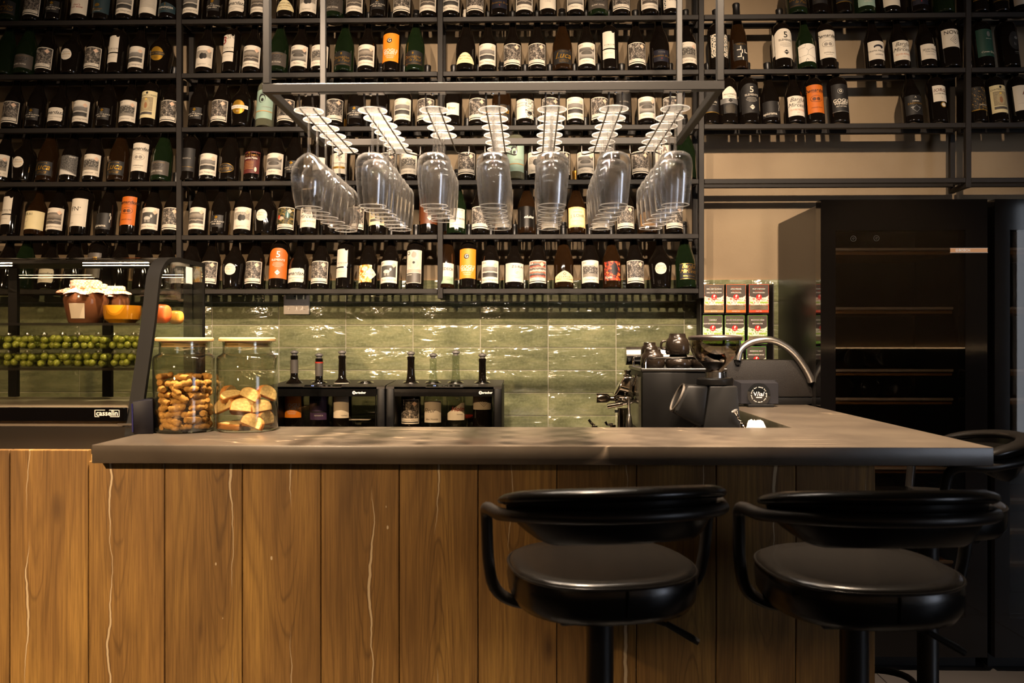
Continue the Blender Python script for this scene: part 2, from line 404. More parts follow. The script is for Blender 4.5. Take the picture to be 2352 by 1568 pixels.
# ------------------------------------------------------------------ green wall tiles, straight stacked
TW = (X(1729, YT)-X(487, YT))/8; TX0 = X(487, YT)-9*TW
TZ1 = Zv(1200, 642, YT); TH = (TZ1-Zv(1200, 954, YT))/6
ob('grout_bed', box(B(), TX0, TX0+18*TW, YT+.004, YW, .88, TZ1-.009), GROUT, wall_back)
tb = box(B(), -TW/2+.0018, TW/2-.0018, 0, .011, -TH/2+.0018, TH/2-.0018, .0009, 2)
tme = mesh('tile', tb, TILE, 60)
for r in range(7):
    for c in range(18):
        if TX0+(c+1)*TW < -2.6: continue
        t_ = put('tile', tme, wall_back, M=Matrix.Translation((TX0+(c+.5)*TW, YT, TZ1-(r+.5)*TH)) @ Matrix.Rotation(random.uniform(-.006, .006), 4, 'X') @ Matrix.Rotation(random.uniform(-.005, .005), 4, 'Z'))
led = ob('led_strip', box(B(), -2.2, X(1775, YT)-.01, YT+.0112, YW-.0004, TZ1-.0085, TZ1-.006), glow('led_near', 'ffbf80', 14),
         label='thin warm LED strip on top of the green tiles', cat='light strip')
# ================================================================== bar
YF, YB, YP = 2.05, 2.505, 2.095                         # slab front / back, plank face
ZT = 1.043; ZU = ZT-.046
xl, xr, xi = X(210, YF), X(2283, YF), X(1822, YB)
ob('bar_worktop', prism(B(), [(xl, YF), (xr, YF), (xr, 3.60), (xi, 3.60), (xi, YB), (xl, YB)], 'z', ZU, ZT, .0025), STONE,
   label='dark veined stone worktop of the L-shaped bar', cat='worktop')
us = [-341, -159, 22, 203, 378, 556.5, 737, 917, 1098, 1279, 1462, 1645, 1828, 2011]
bar = thing('wooden_bar', 'oak plank bar front with pale filled cracks below the stone worktop', 'bar counter', (0, YP, 0))
zl = Zv(100, 1033, YP)
for a, b in zip(us, us[1:]):
    x0, x1 = X(a, YP), X(b, YP)
    top = zl if b < 210 else ZU-.001
    ob('plank', box(B(), -(x1-x0)/2+.0011, (x1-x0)/2-.0011, 0, .018, .03-.5, top-.5, .0016, 1), OAK, bar, M=Matrix.Translation(((x0+x1)/2, 0, .5)))
xe = X(2011, YP)
ob('core', box(B(), xl, xe-.021, .0185, .06, .02, ZU-.002), mat('core_board', '2b2118', .8, noise=9), bar)
ob('core', box(B(), -2.4, xl-.001, .0185, .75, .02, .962), MATS['core_board'], bar)
ob('top_board', box(B(), -2.4, xl-.001, .0185, .75, .963, .9845, .001, 1), OAK, bar)
ob('end_panel', box(B(), xe-.02, xe, .061, 1.35, .02, ZU-.002), OAK, bar)
# lower work counters inside the bar (hidden behind the worktop, carry the machines)
ob('work_counter', prism(B(), [(-2.2, 3.3), (.3, 3.3), (.3, 2.6), (xe-.022, 2.6), (xe-.022, 3.605), (1.12, 3.605), (1.12, 3.879), (-2.2, 3.879)], 'z', .0, .9), STONE,
   label='low stone work counter behind the bar carrying the machines', cat='worktop')
# ================================================================== wine shelf frame
YS, YR, YPB = 3.68, 3.776, 3.81                         # front rail, back rail, back post
ZR5 = Zv(900, 669, YS); PITCH = .2397
def zr(k): return ZR5+(5-k)*PITCH                       # rail centre of row k (0 = top row in view)
posts = [(-341, 5.9), (413, 5), (1011.5, 5), (1610, 5), (2222, 3), (2830, 3)]
px = [X(u, YS) for u, _ in posts]
sh = thing('wine_shelf', 'black metal wine shelf of open double rails on the beige wall', 'shelf', (0, YS, 0))
RH = .0105
for i, (x, (u, k)) in enumerate(zip(px, posts)):
    zb = (zr(5)-.032) if k >= 5 else zr(3)-.032
    w_ = .0115
    ob('upright', box(B(), x-w_, x+w_, -.012, .0115, zb, RZ1, .0015, 1), STEEL, sh)
    ob('upright', box(B(), x-w_, x+w_, YPB-YS-.006, YPB-YS+.014, zb, RZ1, .0015, 1), STEEL, sh)
    ob('bracket', box(B(), x-w_+.001, x+w_-.001, .012, YPB-YS-.0065, zb+.001, zb+.02, .001, 1), STEEL, sh)
for i in range(len(px)-1):
    x0, x1 = px[i]+.0125, px[i+1]-.0125
    for k in range(-1, 6):
        if k > 3 and i >= 3: continue
        z = zr(k)
        ob('rail', box(B(), x0, x1, -.011, .011, z-RH, z+RH, .0015, 1), STEEL, sh)
        ob('rail', box(B(), x0, x1, YR-YS-.011, YR-YS+.011, z-RH, z+RH, .0015, 1), STEEL, sh)
    for k in range(-1, 6):
        if k > 3 and i >= 3: continue
        for xx in (x0+.004, x1-.004):
            ob('bracket', box(B(), xx-.0035, xx+.0035, .0115, YR-YS-.0115, zr(k)-.006, zr(k)+.006), STEEL, sh)
# ================================================================== wine bottles
def bottle_glass(name, col, edge, rough=.05):
    m, nt, o = nm(name); N = NT(nt); lw = N.n('LayerWeight', i_Blend=.35)
    tc = N.n('TexCoord'); nz = N.n('TexNoise', i_Scale=18.0); N.l(tc.outputs['Object'], nz.inputs['Vector'])
    c = N.mix(N.math('MULTIPLY', lw.outputs['Facing'], nz.outputs[0]), col, edge)
    bsdf(N, o, c, rough, 0, .5); return m
G_DARK = bottle_glass('glass_dark', '0c0907', '1e140b')
G_GREEN = bottle_glass('glass_green', '0d160a', '26361a')
G_BROWN = bottle_glass('glass_brown', '1a0f06', '3a2410')
G_CLEAR = bottle_glass('glass_pale', '4a4a3a', '8a8a78')
# profiles in mm (r, z)
NECK = [(14.6, 286), (16, 288), (16, 300), (13, 301), (0, 301)]
SHAPES = {
 'burg': [(0, 4), (30, 2), (37, 0), (40, 2), (41.3, 7), (41.3, 124), (40, 138), (36.5, 153), (30.5, 170), (24.5, 187), (19.5, 204), (17, 220), (15.4, 240)] + NECK,
 'bord': [(0, 4), (30, 2), (36.5, 0), (39, 2), (40.2, 7), (40.2, 182), (39, 195), (35, 206), (27.5, 215), (19, 223), (15.8, 234), (15, 250)] + NECK,
 'wide': [(0, 4), (32, 2), (39, 0), (41.5, 2), (42.6, 7), (44, 182), (43, 197), (38, 210), (29, 219), (19, 227), (15.8, 238), (15, 252)] + NECK,
 'bulb': [(0, 5), (30, 2), (39, 0), (42, 3), (44, 12), (48, 60), (51, 95), (51.4, 112), (49, 128), (42, 146), (31, 163), (21.5, 180), (16.5, 196), (14.5, 214), (13.5, 240), (13.5, 284), (16, 287), (16, 300), (13, 301), (0, 301)],
 'champ': [(0, 4), (32, 2), (40, 0), (43, 2), (44.3, 8), (44.3, 116), (43, 132), (39, 152), (33, 174), (26, 196), (20, 216), (17, 236), (15.2, 260), (15, 284), (17, 286), (17, 293), (15, 296), (15, 310), (13, 311), (0, 311)],
 'ball': [(0, 4), (32, 2), (40, 0), (43, 2), (44.4, 8), (44.4, 108), (43, 122), (38, 138), (30, 155), (22, 172), (17.5, 190), (15.5, 215), (15, 245)] + NECK,
 'long': [(0, 4), (30, 2), (37, 0), (39.5, 2), (40.7, 7), (40.7, 172), (39.5, 180), (35, 188), (27, 195), (19.5, 201), (16.8, 208), (15.8, 225)] + NECK,
 'flute': [(0, 4), (28, 2), (35, 0), (37.4, 2), (38.4, 7), (38.4, 135), (37, 160), (33.5, 185), (28, 210), (22.5, 235), (18, 258), (15.5, 280), (14.6, 316), (16, 318), (16, 330), (13, 331), (0, 331)],
}
def prof(sh): return [(r*.001, z*.001) for r, z in SHAPES[sh]]
def rad_at(sh, z):
    p = SHAPES[sh][2:]
    for (r0, z0), (r1, z1) in zip(p, p[1:]):
        if z0 <= z <= z1 and z1 > z0: return r0+(r1-r0)*(z-z0)/(z1-z0)
    return p[3][0]
_bm = {}
def bottle_mesh(sh, g):
    k = (sh, g.name)
    if k not in _bm: _bm[k] = mesh('wine_bottle', lathe(B(), prof(sh), 28), g, 50)
    return _bm[k]
def wrap(sh, off):
    """(s, t) in mm on the label -> point on the bottle; s=0 faces the viewer"""
    def f(s, t):
        r = rad_at(sh, t); a = s/max(r, 20.); r = (r+off)*.001
        return (r*math.sin(a), -r*math.cos(a), t*.001)
    return f
def patch(sh, s0, s1, lo, hi, off, m, n=14, rows=1, name='label'):
    bm = B(); uv = bm.loops.layers.uv.new('UVMap'); f = wrap(sh, off); G = []
    for i in range(n+1):
        k = i/n; s = s0+(s1-s0)*k; a = lo(k) if callable(lo) else lo; b = hi(k) if callable(hi) else hi
        G.append([(bm.verts.new(f(s, a+(b-a)*j/rows)), (k, (a+(b-a)*j/rows))) for j in range(rows+1)])
    ts = [c[1][1] for col in G for c in col]; t0, t1 = min(ts), max(ts)
    for i in range(n):
        for j in range(rows):
            q = [G[i][j], G[i+1][j], G[i+1][j+1], G[i][j+1]]
            fc = bm.faces.new([v for v, _ in q])
            for lp, (_, (k, t)) in zip(fc.loops, q): lp[uv].uv = (k, (t-t0)/max(1e-6, t1-t0))
    return mesh(name, bm, m, 180)
# ---- pieces of a label (all mm)
def Rc(m, s0, s1, t0, t1, n='panel'): return ('patch', m, s0, s1, t0, t1, n)
def El(m, s, t, rs, rt=None, n='emblem'):
    rt = rt or rs
    return ('patch', m, s-rs, s+rs, lambda k: t-rt*math.sqrt(max(0, 1-(2*k-1)**2)), lambda k: t+rt*math.sqrt(max(0, 1-(2*k-1)**2)), n)
def Di(m, s, t, r, n='emblem'): return ('patch', m, s-r, s+r, lambda k: t-r*(1-abs(2*k-1)), lambda k: t+r*(1-abs(2*k-1)), n)
def Ar(m, s0, s1, t0, t1, rise, n='panel', p=2.): return ('patch', m, s0, s1, t0, lambda k: t1+rise*(1-abs(2*k-1)**p), n)
def Tx(m, text, s, t, size, **kw): return ('text', m, text, s, t, size, kw)
def Ln(m, s, t, w_, h=.7): return ('patch', m, s-w_/2, s+w_/2, t-h/2, t+h/2, 'rule')
PAPER = mat('label_paper', 'd3c9b8', .65, noise=30, amt=.05)
CREAM = mat('label_cream', 'd8c99c', .65, noise=30, amt=.05)
PINK = mat('label_blush', 'd3b298', .6)
INK = mat('ink_black', '191614', .6)
INKG = mat('ink_grey', '8d857b', .6)
LBLK = mat('label_black', '171412', .55, noise=40)
LGRY = mat('label_grey', '4c453e', .5, noise=20)
GOLD = mat('foil_gold', 'c89a45', .3, .8)
GOLDB = mat('foil_bright', 'd3a03a', .28, .75)
ORNG = mat('label_orange', 'e8861a', .55, noise=14, amt=.1)
ORND = mat('label_rust', 'bc6014', .55, noise=20, amt=.06)
WHITE = mat('ink_white', 'efe9df', .6)
RED = mat('ink_red', '8e1a14', .6)
TEAL = mat('label_teal', '22343a', .5, noise=20)
MINT = mat('label_mint', '8fa898', .6, noise=12)
MAROON = mat('label_maroon', '56201a', .55, noise=12)
TAN = mat('label_tan', 'c08c4a', .6, noise=9)
NAVY = mat('label_navy', '14131f', .5)
GRN = mat('label_green', '1d4034', .5, noise=10)
SAGE = mat('label_sage', '8ba488', .6)
PURP = mat('label_purple', '4a3358', .55, noise=10)
SILV = mat('foil_silver', '9b9894', .35, .7)
BRWN = mat('label_brown', '5a2d10', .5, noise=10)
def photo(name, kind):
    """printed pictures: flat print on the label, in label UV"""
    m, nt, o = nm(name); N = NT(nt); tc = N.n('TexCoord'); oi = N.n('ObjectInfo')
    sp = N.n('SeparateXYZ'); N.l(tc.outputs['UV'], sp.inputs[0]); u, v = sp.outputs[0], sp.outputs[1]
    def noise(sx, sy, sc, det=4.0, dist=0.0, seed=0.):
        mp = N.n('Mapping'); mp.inputs['Scale'].default_value = (sx, sy, 1); mp.inputs['Location'].default_value = (seed, seed*1.7, 0)
        N.l(tc.outputs['UV'], mp.inputs[0]); z = N.n('TexNoise', i_Scale=sc, i_Detail=det, i_Distortion=dist); N.l(mp.outputs[0], z.inputs['Vector']); return z.outputs[0]
    def ell(cx, cy, rx, ry, wob=0.):
        a = N.math('POWER', N.math('ABSOLUTE', N.math('DIVIDE', N.math('SUBTRACT', u, cx), rx)), 2.0)
        b = N.math('POWER', N.math('ABSOLUTE', N.math('DIVIDE', N.math('SUBTRACT', v, cy), ry)), 2.0)
        d = N.math('ADD', a, b)
        if wob: d = N.math('ADD', d, N.math('MULTIPLY', N.math('SUBTRACT', noise(1, 1, 9), .5), wob))
        return N.ramp(d, [(.8, 1.0), (1.0, 0.0)])
    if kind == 'field':
        h = N.math('ADD', v, N.math('MULTIPLY', N.math('SUBTRACT', noise(3, .3, 2), .5), .12))
        c = N.ramp(h, [(0, '4b4741'), (.28, '2a2724'), (.36, '37332e'), (.38, 'bdb4a6'), (.47, 'c9c0b2'), (.5, '6e6961'), (.8, '86807a'), (.84, '4d4945'), (.87, 'cfc6b8')])
        c = N.mix(N.math('MULTIPLY', noise(12, 12, 6), .4), c, '1c1a18')
    elif kind == 'trees':
        n1 = noise(6, 2.5, 3, 6); n2 = noise(14, 2, 2)
        c = N.ramp(N.math('ADD', N.math('MULTIPLY', n1, .7), N.math('MULTIPLY', n2, .3)), [(.38, '1d1a17'), (.5, '4b463f'), (.66, 'a79f92')])
        c = N.mix(N.ramp(v, [(.22, 1.0), (.32, 0.0)]), c, N.ramp(noise(8, 3, 4), [(.3, '6e675c'), (.7, '8e867a')]))
        c = N.mix(N.ramp(v, [(.85, 0.0), (1.0, .7)]), c, 'cfc6b8')
    elif kind == 'stone':
        c = N.ramp(v, [(0, '3c3935'), (.25, '8a847b'), (.6, 'a39c92'), (.75, '4a4641'), (1, '6e6860')])
        c = N.mix(ell(.5, .52, .36, .2, .2), c, N.ramp(noise(10, 8, 5), [(.3, '26231f'), (.7, '5e5850')]))
    elif kind == 'river':
        h = N.math('ADD', v, N.math('MULTIPLY', N.math('SUBTRACT', noise(1.5, .6, 2, 3, 1.), .5), .3))
        c = N.ramp(h, [(0, '5a5047'), (.2, '3a342e'), (.32, '9b8f80'), (.4, '2e2924'), (.55, '6e6458'), (.75, '8b8174'), (1, '3d3730')])
    elif kind == 'horse':
        c = N.ramp(noise(7, 5, 4), [(.35, '5e574d'), (.65, 'b7ad9e')])
        c = N.mix(N.ramp(v, [(.3, 1.0), (.42, 0.0)]), c, 'd2c8b9')
        c = N.mix(ell(.45, .48, .16, .3, .9), c, '211e1b'); c = N.mix(ell(.62, .5, .13, .27, .9), c, '2a2622')
    elif kind == 'sheep':
        c = N.ramp(noise(9, 9, 5), [(.35, '2c2a27'), (.65, '4d4a45')])
        c = N.mix(ell(.42, .48, .22, .16, .5), c, 'b9b4aa'); c = N.mix(ell(.66, .66, .07, .14, .3), c, 'b9b4aa')
        for x in (.3, .38, .5, .57): c = N.mix(ell(x, .25, .022, .16), c, 'a8a298')
    elif kind in ('dark75', 'dark76', 'dark77'):
        sd = {'dark75': 0, 'dark76': 3.3, 'dark77': 7.1}[kind]
        n1 = noise(7, 4, 4, 8, 1.5, sd); n2 = noise(3, 2, 2, 3, .5, sd)
        c = N.ramp(N.math('ADD', N.math('MULTIPLY', n1, .65), N.math('MULTIPLY', n2, .35)), [(.42, '14110f'), (.5, '3a332c'), (.56, '8c8175'), (.66, 'c4b9aa')])
    elif kind == 'tree_road':
        n1 = noise(9, 6, 4, 6, .5); c = N.ramp(n1, [(.4, '100e0c'), (.6, '6f6b66')])
        c = N.mix(N.math('MULTIPLY', N.ramp(N.math('ADD', N.math('MULTIPLY', u, .35), v), [(.32, 1.0), (.42, 0.0)]), 1.0), c, 'cbc5bb')
    elif kind == 'stripes':
        h = N.math('ADD', N.math('MULTIPLY', v, 5.0), N.math('MULTIPLY', noise(3, 2, 3, 5), .9))
        c = N.ramp(N.math('FRACT', N.math('MULTIPLY', h, .33)), [(0, '3a2724'), (.15, 'a99e8c'), (.3, 'b4472a'), (.42, '36302e'), (.55, '6d7672'), (.7, 'c8602f'), (.85, 'ddd3c2'), (1, '4d2c25')])
        c = N.mix(N.ramp(noise(5, 14, 4), [(.45, 0.0), (.6, .7)]), c, '2b2624')
    elif kind == 'crow':
        c = N.ramp(noise(3, 3, 2.5, 5, .6), [(.38, '241a18'), (.48, '6a1f12'), (.56, 'bb3a1c'), (.66, 'd8843c')])
        c = N.mix(ell(.62, .58, .2, .34, .9), c, '171316')
    elif kind == 'painting':
        c = N.ramp(noise(3, 3, 2.5, 5, .5), [(.38, '17180e'), (.5, '3c3a1c'), (.58, '6d5a28'), (.7, 'b08a46')])
        c = N.mix(ell(.66, .6, .12, .26), c, '2c5a52'); c = N.mix(ell(.66, .55, .03, .2), c, 'cfd8cf'); c = N.mix(ell(.3, .35, .17, .12, .5), c, 'b3a48c'); c = N.mix(ell(.14, .45, .1, .14, .5), c, 'b43a1a')
    elif kind == 'floral':
        c = N.ramp(noise(2.2, 2.2, 2.2, 3, .8), [(.4, 'e7dcc4'), (.48, 'cfc07a'), (.55, 'd59a2a'), (.62, 'd4621c')])
        c = N.mix(N.ramp(N.math('ABSOLUTE', N.math('SUBTRACT', noise(3, 3, 2, 2, 1.2, 5), .5)), [(0, .9), (.025, 0.0)]), c, '1d1713')
    elif kind == 'figure':
        c = N.ramp(noise(6, 6, 5, 5), [(.3, 'b3a593'), (.7, 'cdbfae')])
        c = N.mix(N.math('MULTIPLY', ell(.5, .8, .17, .15, 1.2), .55), c, '3a3430'); c = N.mix(N.math('MULTIPLY', ell(.5, .4, .34, .26, .25), .3), c, '6b6158')
        c = N.mix(ell(.5, .45, .09, .06), c, '14110f'); c = N.mix(N.ramp(v, [(.14, .8), (.16, 0.0)]), c, '8f8375')
    elif kind == 'saint':
        c = N.ramp(noise(8, 8, 4, 6, .4), [(.35, '6a5f4a'), (.55, 'a5946f'), (.7, 'cdbf9c')])
        c = N.mix(N.math('MULTIPLY', ell(.5, .5, .3, .42, .8), .55), c, 'b9a67c'); c = N.mix(N.math('MULTIPLY', ell(.5, .42, .12, .24, 1.2), .7), c, '8f4a22'); c = N.mix(ell(.5, .85, .09, .08), c, 'd8b85a')
    elif kind == 'map':
        c = N.ramp(noise(4, 4, 4, 6, 1.2), [(.44, '2a2622'), (.5, 'd8cebd')])
        c = N.mix(N.math('LESS_THAN', u, .52), c, 'd8cebd'); c = N.mix(ell(.75, .28, .14, .1, .8), c, '1d1a17')
    elif kind == 'crackle':
        vo = N.n('TexVoronoi', feature='DISTANCE_TO_EDGE', i_Scale=2.2); mp = N.n('Mapping'); N.l(tc.outputs['UV'], mp.inputs[0]); N.l(mp.outputs[0], vo.inputs['Vector'])
        d = N.math('ADD', vo.outputs['Distance'], N.math('MULTIPLY', noise(5, 5, 3), .03))
        c = N.ramp(d, [(.022, '1b1815'), (.03, 'd6cec0')]); c = N.mix(N.math('GREATER_THAN', noise(2, 2, 1.5), .56), c, 'd6cec0')
    elif kind == 'scraps':
        c = N.ramp(noise(5, 4, 3.2, 3), [(.44, '1f2b26'), (.5, 'c9bfae'), (.62, 'd8cfbf'), (.66, 'c08a2e')])
    elif kind == 'splash':
        c = N.ramp(noise(5, 4, 3, 6, .6), [(.56, '15120f'), (.62, '7d5f2a'), (.7, 'c0923c')])
    elif kind == 'lohr':
        d = N.math('MAXIMUM', N.math('ABSOLUTE', N.math('SUBTRACT', u, .5)), N.math('ABSOLUTE', N.math('SUBTRACT', v, .5)))
        k = N.math('MULTIPLY', N.ramp(d, [(.34, 0.0), (.46, 1.0)]), N.ramp(noise(7, 7, 4, 4), [(.45, 0.0), (.55, 1.0)]))
        c = N.mix(k, 'e2d3a0', 'b98a2c')
    elif kind == 'stars':
        c = N.ramp(noise(22, 26, 5, 1), [(.62, '0f0d0b'), (.68, 'b9a37c')]); c = N.mix(N.math('SUBTRACT', 1.0, ell(.5, .45, .42, .5)), c, '0f0d0b')
    elif kind == 'herbs':
        c = N.ramp(noise(3, 2, 3.5, 4, .6), [(.36, '4f8a35'), (.42, 'a9c069'), (.48, 'e6e0d2'), (.62, 'e9e3d6'), (.68, 'c98a9a')])
    elif kind == 'fruits':
        c = N.ramp(noise(3, 2, 3.5, 4, .6), [(.36, 'b8301e'), (.42, 'e0a078'), (.48, 'e8e1d4'), (.62, 'e9e3d6'), (.68, '5d8a3c')])
    elif kind == 'teabags':
        c = N.ramp(noise(1, 16, 3, 3, .5), [(.35, '2b241c'), (.5, '6a5a44'), (.65, '99866a')])
    bsdf(N, o, c, .6); return m
PH = {k: photo('print_'+k, k) for k in ('field', 'trees', 'stone', 'river', 'horse', 'sheep', 'dark75', 'dark76', 'dark77', 'tree_road', 'stripes', 'crow', 'painting', 'floral', 'figure', 'saint', 'map', 'crackle', 'scraps', 'splash', 'lohr', 'stars', 'herbs', 'fruits', 'teabags')}
# ---- designs: name -> (description, shape, glass, capsule material, pieces)
D = {}
def design(k, desc, sh, g, cap, *pc): D[k] = (desc, sh, g, cap, pc)
CAPB = mat('capsule_black', '100e0d', .4); CAPG = mat('capsule_gold', 'a87a2c', .35, .7); CAPR = mat('capsule_red', '5a0f12', .4)
def era(k, what, ph, word):
    design(k, 'dark bottle with white label and grey %s picture' % what, 'burg', G_DARK, CAPB,
        Rc(PAPER, -46, 44, 21, 123), Rc(PH[ph], -38, 36, 47, 100, 'picture'), Di(PINK, 25, 101, 11), Tx(INKG, 'ERA . . .', -36, 112, 9, align='LEFT'),
        Tx(INKG, word, -6, 34, 11, shear=.25), Tx(INKG, '2020', 32, 34, 6))
era('field', 'field', 'field', 'Rara Neagra'); era('trees', 'woodland', 'trees', 'Cabernet'); era('stone', 'boulder', 'stone', 'Malbec')
era('river', 'shore', 'river', 'Chardonnay'); era('horse', 'horse', 'horse', 'Saperavi'); era('sheep', 'sheep', 'sheep', 'Pinot Noir')
def era75(k, what, ph, num):
    design(k, 'dark bottle with white-framed %s label' % what, 'burg', G_DARK, CAPB,
        Rc(PAPER, -46, 44, 20, 122), Rc(LBLK, -43, 41, 25, 119), Rc(PH[ph], -42, 40, 44, 118, 'picture'), Rc(PAPER, -41, 38, 29, 43), Di(PINK, 20, 104, 11),
        Tx(WHITE, num, -33, 108, 13, shear=.2), Tx(INKG, 'Feteasca Alba', -6, 36, 9, shear=.25))
era75('dark', 'mottled dark picture', 'dark75', '75'); era75('darkb', 'shadowy woodland picture', 'dark76', ''); era75('darkc', 'grainy dark picture', 'dark77', '75')
era75('painting', 'colour painting', 'painting', ''); era75('stripe', 'red striped picture', 'stripes', 'ERA')
design('blanc', 'dark bottle with black label and small orange diamond', 'burg', G_DARK, CAPB,
    Rc(LBLK, -32, 30, 30, 86), Di(GOLDB, -2, 76, 8), Tx(PAPER, 'BRUT', -2, 64, 5), Tx(PAPER, 'BLANC DE BLANCS', -2, 55, 7.4), Tx(PAPER, 'Velty 2021', -2, 45, 9, shear=.3))
design('gogu_grey', 'green bottle with dark grey label', 'champ', G_GREEN, CAPB,
    Rc(LGRY, -58, 50, 22, 88), Tx(LBLK, 'GOGU', -4, 66, 17, bold=.2), Tx(LBLK, 'WINERY', -4, 52, 10, bold=.2), Tx(PAPER, 'BLANC CUVEE', -6, 39, 8), Ln(GOLD, 0, 80, 60))
design('bulb', 'squat round bottle with small round white label', 'bulb', G_DARK, CAPB,
    El(PAPER, -4, 82, 26, n='label'), Tx(INKG, 'Signature', -4, 93, 8, shear=.3), Tx(GOLD, 'VINUM', -4, 82, 10, spacing=1.3), Tx(INKG, 'BRUT NATUR', -4, 70, 5))
design('bulb_gold', 'squat round bottle with gold capsule and round white label', 'bulb', G_DARK, CAPG, *D['bulb'][4])
design('noirs', 'squat round bottle with gold disc and black band', 'bulb', G_DARK, PAPER,
    El(GOLDB, -4, 82, 30, 33, n='label'), Rc(LBLK, -34, 28, 75, 91), Tx(GOLDB, 'BLANC DE NOIRS', -4, 83, 8), Tx(LBLK, 'BRUT', -4, 62, 5))
design('blancs', 'squat round bottle with gold disc and white band', 'bulb', G_DARK, PAPER,
    El(GOLDB, -4, 82, 30, 33, n='label'), Rc(PAPER, -40, 40, 75, 91), Tx(INKG, 'BLANC DE BLANCS', -4, 83, 8), Tx(PAPER, 'BRUT', -4, 62, 5))
design('vinum', 'straight bottle with notched two-part white label', 'bord', G_DARK, CAPB,
    Rc(PAPER, -36, 20, 96, 178), Rc(PAPER, -36, 20, 46, 90, 'panel'), El(G_DARK, 13, 178, 7, 8, 'notch'), Tx(INK, 'VINUM', -4, 112, 10, spacing=1.5), Tx(INKG, 'ESTATE', -4, 104, 5, spacing=1.6), Tx(INKG, 'RIESLING', -8, 72, 6, spacing=1.3))
design('vinum3', 'straight bottle with white label and red numeral three', 'bord', G_DARK, CAPB, *D['vinum'][4], Tx(RED, '3', -24, 150, 46), Tx(INKG, 'SN', 4, 166, 26))
design('chateau', 'tapered bottle with low cream half-oval label', 'champ', G_DARK, PAPER,
    Ar(CREAM, -45, 45, 28, 38, 40, 'label'), Tx(INK, 'CHATEAU CRISTI', 0, 61, 8.4), Tx(GOLD, 'Blanc de Blancs', 0, 49, 8, shear=.2), Tx(INKG, 'BRUT SUR', 0, 38, 6))
design('saint', 'straight bottle with tall cream label and saint picture', 'bord', G_DARK, CAPB,
    Rc(CREAM, -44, 44, 38, 168), Rc(PH['saint'], -32, 28, 70, 138, 'picture'), Rc(LGRY, -32, 28, 54, 66), Tx(INK, 'CHATEAU CRISTI', 0, 146, 9.5), El(INK, 0, 158, 5, 6))
design('gogu_orange', 'straight bottle with tall orange label', 'bord', G_DARK, CAPB,
    Rc(ORNG, -46, 42, 41, 178), El(LBLK, -4, 142, 12), Tx(PAPER, 'G', -4, 142, 20, bold=.4), Tx(PAPER, 'GOGU', 0, 92, 20, bold=.5), Tx(PAPER, 'WINERY', 0, 78, 14, bold=.3), Tx(PAPER, 'METAFORA', 0, 66, 7), Tx(PAPER, 'ORANGE', 0, 58, 7))
design('gogu_black', 'straight bottle with tall black label', 'wide', G_DARK, CAPB,
    Rc(LBLK, -40, 42, 44, 176), El(SILV, 0, 142, 13), El(LBLK, 0, 142, 11), Tx(PAPER, 'G', 0, 142, 16, bold=.4), Tx(PAPER, 'GOGU', 0, 96, 20, bold=.5), Tx(PAPER, 'WINERY', 0, 82, 14, bold=.3), Tx(PAPER, 'METAFORA', 0, 69, 8), Ln(SILV, 0, 46, 80, 2))
design('domaine', 'green bottle with black label and gold script', 'champ', G_GREEN, CAPB,
    Ar(LBLK, -46, 46, 22, 84, 6, 'label'), Tx(GOLD, 'Domaine', -6, 60, 19, shear=.35), Tx(GOLD, 'la Paul', 8, 45, 18, shear=.35), El(GOLD, -2, 78, 4, 6), Ln(GOLD, 0, 27, 80, 1.2))
design('reserve', 'dark bottle with midnight blue label and gold script', 'champ', G_DARK, CAPB,
    Rc(NAVY, -36, 36, 28, 84), Tx(GOLD, 'Reserve Brut', 0, 55, 13, shear=.35), Tx(INKG, 'DOMAINE', 0, 72, 6), Di(RED, 0, 42, 3))
design('luca', 'dark bottle with black label and bold gold script', 'champ', G_BROWN, CAPB,
    Rc(LBLK, -50, 44, 22, 88), Tx(GOLDB, 'Luca', -2, 60, 36, shear=.35, bold=.3), Tx(GOLD, 'CASA VINICOLA', -2, 80, 6), Tx(GOLD, 'SPUMANT ALB', 2, 38, 6), Tx(GOLD, 'BRUT NATUR', 2, 31, 6))
design('dem_low', 'round-shouldered bottle with low white script label', 'ball', G_DARK, CAPB,
    Rc(PAPER, -50, 38, 24, 88), El(G_DARK, 42, 88, 8, 8, 'notch'), El(G_DARK, 42, 24, 8, 8, 'notch'), Tx(INK, 'Demardazzi', -6, 64, 19, shear=.35, bold=.15), Ln(INK, 4, 55, 40, 1), Tx(INKG, 'CHARDONNAY & FETEASCA ALBA', -6, 43, 5), Tx(INKG, 'SELECT', -6, 33, 5))
design('dem_tall', 'straight bottle with tall white label and eye emblem', 'bord', G_DARK, CAPB,
    Rc(PAPER, -40, 42, 42, 176), Tx(INK, 'Demardazzi', 2, 148, 19, shear=.35, bold=.15), Ln(INK, 8, 138, 50, 1), El(INKG, 0, 108, 26, 16), El(PAPER, 0, 108, 24, 14), El(INKG, -9, 107, 8), El(INKG, 9, 107, 8), Tx(INK, 'CUVEE BLANC', 2, 66, 6), Tx(INKG, 'MOLDOVA', 2, 56, 5))
design('dem_orange', 'straight bottle with tall rust orange label and eye emblem', 'bord', G_DARK, CAPB,
    Rc(ORND, -42, 40, 42, 176), Tx(INK, 'Demardazzi', 0, 148, 19, shear=.35, bold=.15), Ln(INK, 6, 138, 50, 1), El(BRWN, 0, 108, 26, 16), El(ORND, 0, 108, 24, 14), El(BRWN, -9, 107, 8), El(BRWN, 9, 107, 8), Tx(BRWN, 'ORANGE WINE', 0, 66, 6))
